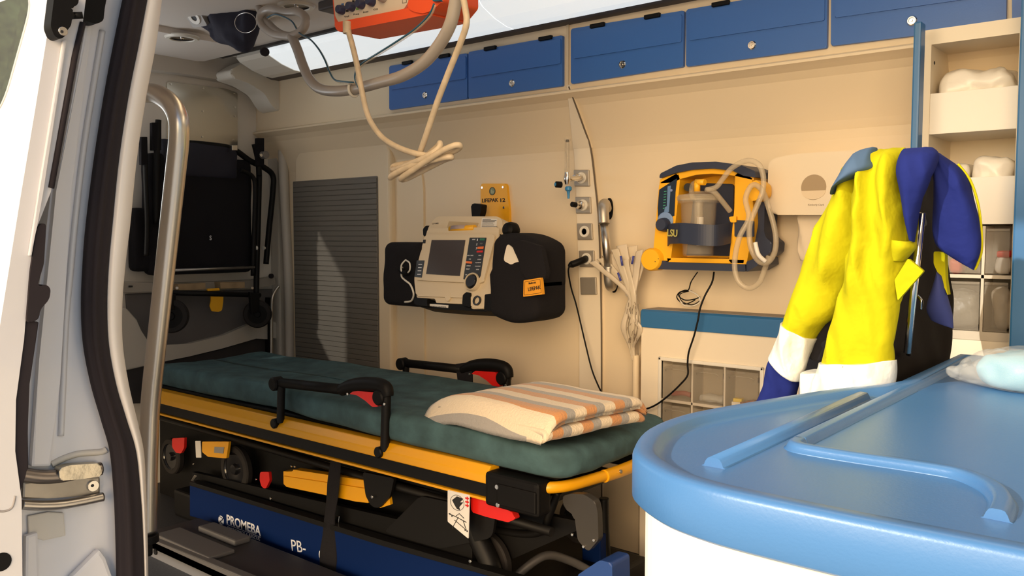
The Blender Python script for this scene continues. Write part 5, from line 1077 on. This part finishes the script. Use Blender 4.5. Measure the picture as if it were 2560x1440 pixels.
m = MB(); m.loft([(2340, 680, 2350, 690, 1.64, .01), (2325, 730, 2366, 740, 1.65, .02), (2318, 770, 2380, 780, 1.66, .02), (2330, 800, 2384, 820, 1.67, .01)], nz=.004, seg=30); obj('navy_lining', m, mat('navy_lining', (.02, .03, .14), .8), J)
m = MB(); m.loft([(2082, 735, 2120, 690, 1.60, .01), (2050, 790, 2112, 770, 1.60, .015), (2032, 850, 2085, 850, 1.60, .015), (2028, 895, 2062, 905, 1.60, .012)], nz=.003, seg=24); obj('dark_lining', m, CLOTHB, J)

# ================================================================ CEILING EQUIPMENT
CL = PL((0, 0, ZC), (0, 0, -1), (0, 1, 0))
def spot(u, v, label, z=ZC):
    pl = PL((0, 0, z), (0, 0, -1), (0, 1, 0)); c = pl.hit(u, v)
    t = thing('ceiling_spotlight', c, label, 'spotlight', 'round recessed ceiling spotlights')
    m = MB(); m.lathe(c, (0, 0, -1), [(.040, .001), (.044, .007), (.056, .007), (.062, 0), (.062, -.004), (.040, -.004)], 40); obj('ring', m, OFFW, t)
    m = MB(); m.lathe(c, (0, 0, -1), [(0, .002), (.010, .002), (.036, .0015), (.041, .004), (.041, -.002), (0, -.002)], 32); obj('reflector', m, mat('dark_reflector', (.10, .09, .09), .2, metal=.8), t)
    m = MB(); m.lathe(c, (0, 0, -1), [(0, .009), (.006, .006), (.008, 0), (0, 0)], 14); obj('bulb', m, CHROME, t)
spot(455, 94, 'unlit round ceiling spotlight nearest the rear doors', ZC - .022)
spot(741, 14, 'unlit round ceiling spotlight above the looped hose, nearer the middle')
t = thing('ceiling_socket', CL.hit(486, 40), 'square grey ceiling socket with white ring left of the black cloth bag', 'socket')
m = MB(); c = CL.hit(488, 42); pl = PL(c, V((.15, -.75, -.65)))
m.prism(pl, [(-.036, -.036), (.036, -.036), (.036, .036), (-.036, .036)], -.03, .004, r=.004, bev=.003); obj('plate', m, mat('grey_plate', (.33, .30, .27), .45), t)
m = MB(); m.lathe(pl.pt(0, 0, .004), pl.n, [(.012, 0), (.012, .004), (.024, .005), (.026, 0)], 30); obj('ring', m, OFFW, t)
m = MB(); m.cyl(pl.pt(0, 0, .003), pl.n, .013, .002); obj('socket_hole', m, INK, t)
t = thing('rail_end_grommet', at(662, 127, 1.98), 'dark round rail end plug at the rear end of the ceiling slot', 'plug')
m = MB(); m.cyl(at(664, 128, 2.0) + V((-.01, 0, 0)), (1, -.4, -.3), .017, .02); obj('plug', m, RUB, t)
# black cloth bag hanging from the ceiling
m = MB(); BY_ = 1.72
m.loft([(560, -30, 640, -40, BY_, .04), (536, 18, 622, 0, BY_, .05), (516, 62, 640, 30, BY_, .06), (534, 80, 640, 70, BY_, .06), (545, 98, 628, 104, BY_, .05), (566, 112, 622, 124, BY_, .03), (600, 124, 616, 130, BY_, .012)], fold=.25, k=4, nz=.010, seg=48, n=8)
obj('cloth_bag', m, mat('dark_navy_cloth', (.018, .018, .035), .85, bump=.3, bscale=80), None, 'crumpled dark navy cloth bag hanging from the ceiling near the hose coil', 'bag')
t = thing('coat_ring', at(605, 60, 1.64), 'thin wire ring hanging against the dark cloth bag', 'ring')
m = MB(); m.tube([at(614 + 27 * math.cos(x), 57 + 25 * math.sin(x), 1.64) for x in [math.tau * k / 24 for k in range(24)]], .0012, seg=6, closed=True); obj('wire', m, CHROME, t)
# overhead beam / rail bar next to ventilator
m = MB(); m.box(-2.3, -1.32, 1.78, 1.86, ZC - .03, ZC, .006); obj('ceiling_rail', m, mat('dark_rail', (.08, .07, .07), .5), None, 'dark flat mounting rail on the ceiling behind the orange ventilator', 'rail')
m = MB(); m.tube([(-1.95, 1.98, 1.795), (-.6, 1.98, 1.795)], .010, seg=14, smooth_path=False); obj('ceiling_grab_bar', m, BLK, None, 'thin dark bar running along the ceiling slot toward the front', 'bar')
# ventilator
VP = frame_plane(950, 60, 1.45, -2)
VT = thing('transport_ventilator', VP.hit(960, 80, -.05), 'orange ventilator with cream control panel and dark knobs hanging under the ceiling', 'ventilator')
m = MB(); m.pix(VP, [(822, -110), (1105, -150), (1108, 2), (1086, 30), (1060, 36), (845, 78), (838, 70)], -.12, 0, r=.006, bev=.006, seg=3); obj('housing', m, ORNG, VT)
m = MB(); m.pix(VP, [(835, 57), (838, 68), (846, 80), (1070, 36), (1058, 12), (1020, 20)], -.12, .016, r=.006, bev=.006, seg=3); obj('lower_bumper', m, ORNG, VT)
m = MB(); m.pix(VP, [(1024, -110), (1104, -125), (1108, 2), (1080, 26), (1058, 34), (1036, 30), (1016, 20), (1022, 0)], -.10, .02, r=.008, bev=.008, seg=3); obj('corner_bumper', m, ORNG, VT)
m = MB(); m.pix(VP, [(824, -100), (1022, -130), (1020, 6), (1010, 22), (846, 56), (838, 40)], -.01, .006, r=.004, bev=.002); pf = obj('control_panel', m, mat('cream_panel', (.66, .56, .44), .45), VT)
for i, (u, v) in enumerate(((857, 25), (882, 17), (906, 11), (932, 4), (960, -6))):
    m = MB(); c = VP.hit(u, v, .006); m.lathe(c, VP.n, [(0, .018), (.009, .018), (.0105, .015), (.0125, .002), (.0125, 0), (0, 0)], 14); obj('control_knob', m, mat('navy_knob', (.03, .035, .08), .4) if i < 4 else mat('grey_knob', (.35, .30, .25), .4), pf)
for k, (u, v) in enumerate(((846, 30), (856, 12), (883, 4), (905, -2), (916, 4), (868, 27), (893, 22))):
    m = MB(); m.pix(VP, [(u - 3, v - 3), (u + 3, v - 4), (u + 3, v + 2), (u - 3, v + 3)], 0, .0068); obj('scale_mark', m, [mat('green_mark', (.15, .35, .08), .5), mat('blue_mark', (.05, .15, .4), .5), INK][k % 3], pf)
text('Vol', VP, (860, 44), (872, 42), 4, INK, pf, off=.0066); text('Freq', VP, (884, 38), (897, 36), 4, INK, pf, off=.0066); text('Pmax', VP, (908, 33), (921, 30), 4, INK, pf, off=.0066); text('O2', VP, (934, 26), (944, 24), 4, INK, pf, off=.0066)
m = MB(); m.tube([VP.hit(*q, .0066) for q in ((1006, -4), (1016, -6), (1016, 6), (1006, 8))], .0006, seg=5, closed=True, smooth_path=False); obj('panel_symbol', m, INK, pf)
m = MB(); m.box(-1.95, -1.72, 1.52, 1.62, ZC - .06, ZC, .008); obj('ceiling_mount', m, BLK, VT)
m = MB(); m.pix(YP(1.62), [(920, 66), (1032, 44), (1032, 58), (1018, 62), (960, 78), (922, 76)], -.04, 0, r=.004, bev=.003); obj('mount_bar', m, BLKM, VT)
m = MB(); m.pix(VP, [(1076, -20), (1092, -22), (1098, 2), (1082, 4)], 0, .03, r=.003, bev=.003); obj('blue_connector', m, BTUBE, VT)
# breathing hose, blue line, cream cable
t = thing('breathing_hose', at(890, 225, 1.5), 'thick translucent grey breathing hose looping down in front of the overhead cupboards', 'hose')
bh = [(1150, -60, 1.40), (1140, 0, 1.41), (1126, 60, 1.42), (1098, 112, 1.44), (1058, 158, 1.46), (1005, 190, 1.48), (950, 206, 1.5), (890, 222, 1.52), (840, 228, 1.53), (800, 222, 1.55), (775, 200, 1.57), (758, 165, 1.59), (744, 125, 1.61), (730, 92, 1.63)]
m = MB(); m.ptube(bh, .0145, seg=22, n=8); obj('hose', m, HOSE, t)
m = MB(); m.ptube([(730, 92, 1.63), (712, 90, 1.64), (682, 84, 1.65), (655, 62, 1.66), (652, 36, 1.66), (675, 22, 1.66), (712, 30, 1.65), (745, 30, 1.64), (764, 46, 1.63), (758, 72, 1.63), (730, 90, 1.63), (700, 84, 1.65), (672, 60, 1.67), (648, 20, 1.69), (640, -20, 1.7)], .013, seg=20, n=8); obj('hose_coil', m, HOSE, t)
m = MB(); c = at(884, 223, 1.52); m.tube([c + V((0, -.017 * math.cos(x), .019 * math.sin(x))) for x in [math.tau * k / 14 for k in range(14)]], .004, seg=8, closed=True); obj('clip', m, mat('pale_clip', (.70, .66, .58), .4), t)
t = thing('pressure_line', at(885, 205, 1.5), 'thin blue and clear double line clipped to the thick breathing hose', 'line')
bl = [(1085, 10, 1.40), (1072, 38, 1.41), (1035, 74, 1.43), (985, 108, 1.45), (940, 136, 1.47), (905, 158, 1.49), (890, 178, 1.49), (888, 200, 1.5), (900, 226, 1.5)]
b2 = [(884, 206, 1.5), (868, 205, 1.5), (838, 200, 1.52), (824, 180, 1.54), (812, 150, 1.56), (796, 122, 1.58), (775, 98, 1.6), (748, 82, 1.62), (728, 52, 1.63), (690, 36, 1.64), (668, 44, 1.64)]
for nm, sft, mt_ in (('blue_tube', 0, BTUBE), ('clear_tube', 3.2, CLEARH)):
    for P_ in (bl, b2): m = MB(); m.ptube([(u + sft, v + sft, y) for u, v, y in P_], .0024, seg=8, n=6); obj(nm, m, mt_, t)
t = thing('cream_cable', at(1060, 445, 1.46), 'cream cable hanging from the ventilator, knotted in loops in front of the wall', 'cable')
cc = [(868, 70, 1.43), (880, 110, 1.43), (893, 165, 1.43), (904, 225, 1.43), (920, 290, 1.43), (950, 338, 1.44), (990, 366, 1.44), (1040, 384, 1.44), (1085, 390, 1.45), (1118, 384, 1.46), (1145, 372, 1.46), (1149, 364, 1.45), (1135, 364, 1.44), (1100, 380, 1.43), (1055, 410, 1.43), (1010, 440, 1.43), (1003, 448, 1.44), (1018, 446, 1.46), (1060, 425, 1.47), (1110, 400, 1.47), (1128, 394, 1.46), (1120, 392, 1.45), (1075, 402, 1.44), (1020, 418, 1.43), (984, 436, 1.43), (976, 444, 1.44), (986, 438, 1.46), (1030, 412, 1.47), (1065, 390, 1.47), (1092, 368, 1.46), (1100, 358, 1.45), (1095, 372, 1.44), (1060, 395, 1.43), (1010, 416, 1.44), (984, 424, 1.45), (988, 414, 1.46), (1040, 404, 1.47), (1044, 396, 1.46), (1052, 376, 1.45), (1068, 330, 1.44), (1095, 250, 1.43), (1124, 175, 1.42), (1150, 110, 1.41), (1166, 60, 1.40), (1163, 20, 1.40), (1150, -40, 1.40)]
m = MB(); m.ptube(cc, .0072, seg=14, n=6); obj('cable', m, CABLE, t)
m = MB(); m.cyl(at(868, 84, 1.43) + V((0, 0, .03)), (0, 0, -1), .011, .03); obj('strain_relief', m, CABLE, t)

# ================================================================ REAR DOOR: folded carry chair and fittings
RP = XP(-3.36)
CH = thing('folded_carry_chair', RP.hit(540, 800), 'folded black tubular carry chair with dark cloth strapped to the rear door', 'carry chair')
def rt(name, pts, r, mt_=BLKM, x=-3.36, **k):
    P_ = [XP(q[2] if len(q) > 2 else x).hit(q[0], q[1]) for q in pts]
    m = MB(); m.tube(P_, r, **k); return obj(name, m, mt_, CH)
rt('frame_tube', [(470, 358), (520, 362), (580, 372), (625, 402), (662, 420), (682, 440), (682, 480), (672, 580), (665, 660)], .013, seg=12)
rt('frame_tube', [(648, 440), (645, 560), (642, 660), (640, 780)], .013, seg=12, x=-3.33)
rt('frame_tube', [(636, 360), (645, 400), (648, 440)], .013, seg=12)
rt('frame_tube', [(600, 425), (630, 440), (638, 470), (636, 560), (632, 690)], .010, seg=12, x=-3.32)
rt('frame_tube', [(430, 676), (636, 668)], .006, mt_=mat('dull_steel', (.35, .33, .31), .35, metal=.9), x=-3.30, smooth_path=False)
rt('frame_tube', [(430, 732), (650, 738)], .011, x=-3.32, smooth_path=False)
rt('frame_tube', [(362, 350), (364, 450), (368, 560), (366, 640)], .010, seg=12, x=-3.34)
rt('frame_tube', [(396, 300), (392, 380), (390, 560)], .012, seg=12, x=-3.34)
for u, v, s_ in ((392, 306, 12), (652, 345, 9), (361, 342, 8)):
    m = MB(); pl = XP(-3.33); m.pix(pl, [(u - s_, v), (u + s_, v), (u + s_, v + 70), (u - s_, v + 70)], -.02, .0, bev=.003); obj('strap', m, CLOTHB, CH)
def hw(p, q): p = V(p); p.x += noise.noise(p * 9) * .014; return p
q1 = XP(-3.34).hit(378, 690); q2 = XP(-3.34).hit(634, 400)
m = MB(); m.soft((-3.42, q1.y, q1.z), (-3.35, q2.y, q2.z), (.02, .03, .03), (6, 24, 26), hw); obj('seat_cloth', m, CLOTHB, CH)
q1 = XP(-3.34).hit(410, 440); q2 = XP(-3.34).hit(600, 362)
m = MB(); m.soft((-3.42, q1.y, q1.z), (-3.345, q2.y, q2.z), (.02, .02, .02), (6, 24, 8), hw); obj('rolled_cloth', m, mat('navy_black_cloth', (.012, .012, .025), .7, bump=.3), CH)
m = MB(); q1 = XP(-3.34).hit(345, 680); q2 = XP(-3.34).hit(400, 520); m.soft((-3.43, q1.y, q1.z), (-3.36, q2.y, q2.z), (.02, .02, .02), (6, 8, 12), hw); obj('strap_bundle', m, CLOTHB, CH)
m = MB(); m.cyl(XP(-3.33).hit(656, 388), (1, 0, 0), .017, .03); obj('clamp_knob', m, mat('grey_knob2', (.2, .18, .17), .35), CH); m = MB(); m.cyl(XP(-3.30).hit(652, 388), (1, 0, 0), .007, .004); obj('clamp_screw', m, CHROME, CH)
for u, v in ((642, 620), (657, 620)):
    m = MB(); m.lathe(XP(-3.32).hit(u, v), (0, -1 if u < 650 else 1, 0), [(0, 0), (.010, 0), (.006, .012), (0, .016)], 14); obj('pin', m, mat('white_pin', (.6, .58, .52), .4), CH)
m = MB(); m.pix(XP(-3.31), [(580, 363), (594, 363), (594, 376), (580, 376)], -.02, 0, bev=.002); obj('frame_clip', m, SCREW, CH)
text('S', XP(-3.345), (524, 600), (529, 600), 11, WINK, CH, off=.0, bold=.02)
def cw(u, v, x, r, lab=None):
    c = XP(x).hit(u, v)
    m = MB(); ax = V((.75, -.66, 0)).normalized(); m.lathe(c - ax * .012, ax, [(r * .68, 0), (r * .92, .0), (r, .006), (r, .020), (r * .92, .026), (r * .68, .026)], 36); o = obj('wheel', m, TYRE, CH)
    m = MB(); m.lathe(c - ax * .012, ax, [(0, -.002), (r * .2, -.002), (r * .25, .004), (r * .7, .004), (r * .7, .022), (r * .25, .022), (r * .2, .028), (0, .028)], 30); obj('hub', m, BLK, o)
cw(644, 785, -3.30, .062); cw(428, 790, -3.30, .070)
m = MB(); m.pix(XP(-3.28), [(626, 730), (650, 734), (648, 780), (630, 786)], -.02, 0, bev=.003); obj('wheel_fork', m, BLKM, CH)
m = MB(); m.pix(XP(-3.28), [(424, 735), (440, 735), (440, 775), (424, 775)], -.02, 0, bev=.003); obj('wheel_fork', m, BLKM, CH)
# shelf rail with wood blocks and yellow strap
t = thing('chair_rest_rail', REAR.hit(520, 735), 'grey cross rail on the rear door that carries the folded carry chair', 'rail')
m = MB(); m.pix(XP(-3.39), [(300, 704), (430, 708), (640, 700), (688, 692), (690, 712), (640, 720), (430, 728), (300, 732)], -.06, 0, bev=.003); obj('rail', m, mat('grey_rail', (.34, .31, .27), .5), t)
m = MB(); m.cyl(XP(-3.385).hit(676, 690), (1, 0, 0), .011, .012); obj('rubber_stop', m, RUB, t)
m = MB(); m.pix(XP(-3.385), [(322, 714), (332, 714), (332, 718), (322, 718)], 0, .002); obj('slot', m, INK, t)
WP = XP(-3.345)
for px, lab in (([(444, 711), (514, 707), (514, 724), (448, 726)], 'pale wood block on the rear door rail, left of the yellow strap'), ([(550, 706), (612, 705), (612, 720), (552, 722)], 'pale wood block on the rear door rail, right of the yellow strap')):
    m = MB(); m.pix(WP, px, -.05, 0, bev=.001); obj('wood_block', m, WOOD, None, lab, 'block', 'wood blocks on the rear door rail')
for u in (442, 630):
    m = MB(); m.cyl(XP(-3.30).hit(u, 720), (1, -.3, 0), .006, .006); obj('bolt', m, CHROME, CH)
m = MB(); m.pix(XP(-3.32), [(527, 731), (559, 729), (558, 755), (555, 776), (546, 780), (530, 778), (525, 765), (528, 752)], -.006, 0, r=.004, bev=.002); m.pix(XP(-3.32), [(519, 722), (548, 720), (550, 726), (520, 728)], -.01, 0, bev=.001); obj('yellow_strap', m, YELP, None, 'yellow webbing tab hanging below the rear door rail', 'strap')
t = thing('rear_grab_bar', REAR.hit(680, 900), 'slim chrome grab bar beside the rear door below the carry chair', 'grab bar')
m = MB(); m.tube([XP(-3.36).hit(*q) for q in ((697, 716), (688, 728), (681, 745), (679, 780), (679, 830), (679, 900))], .007, seg=12); obj('tube', m, STEEL, t)
m = MB(); m.pix(XP(-3.40), [(672, 744), (678, 744), (678, 900), (672, 900)], -.03, 0, bev=.002); obj('backing', m, BLK, t)
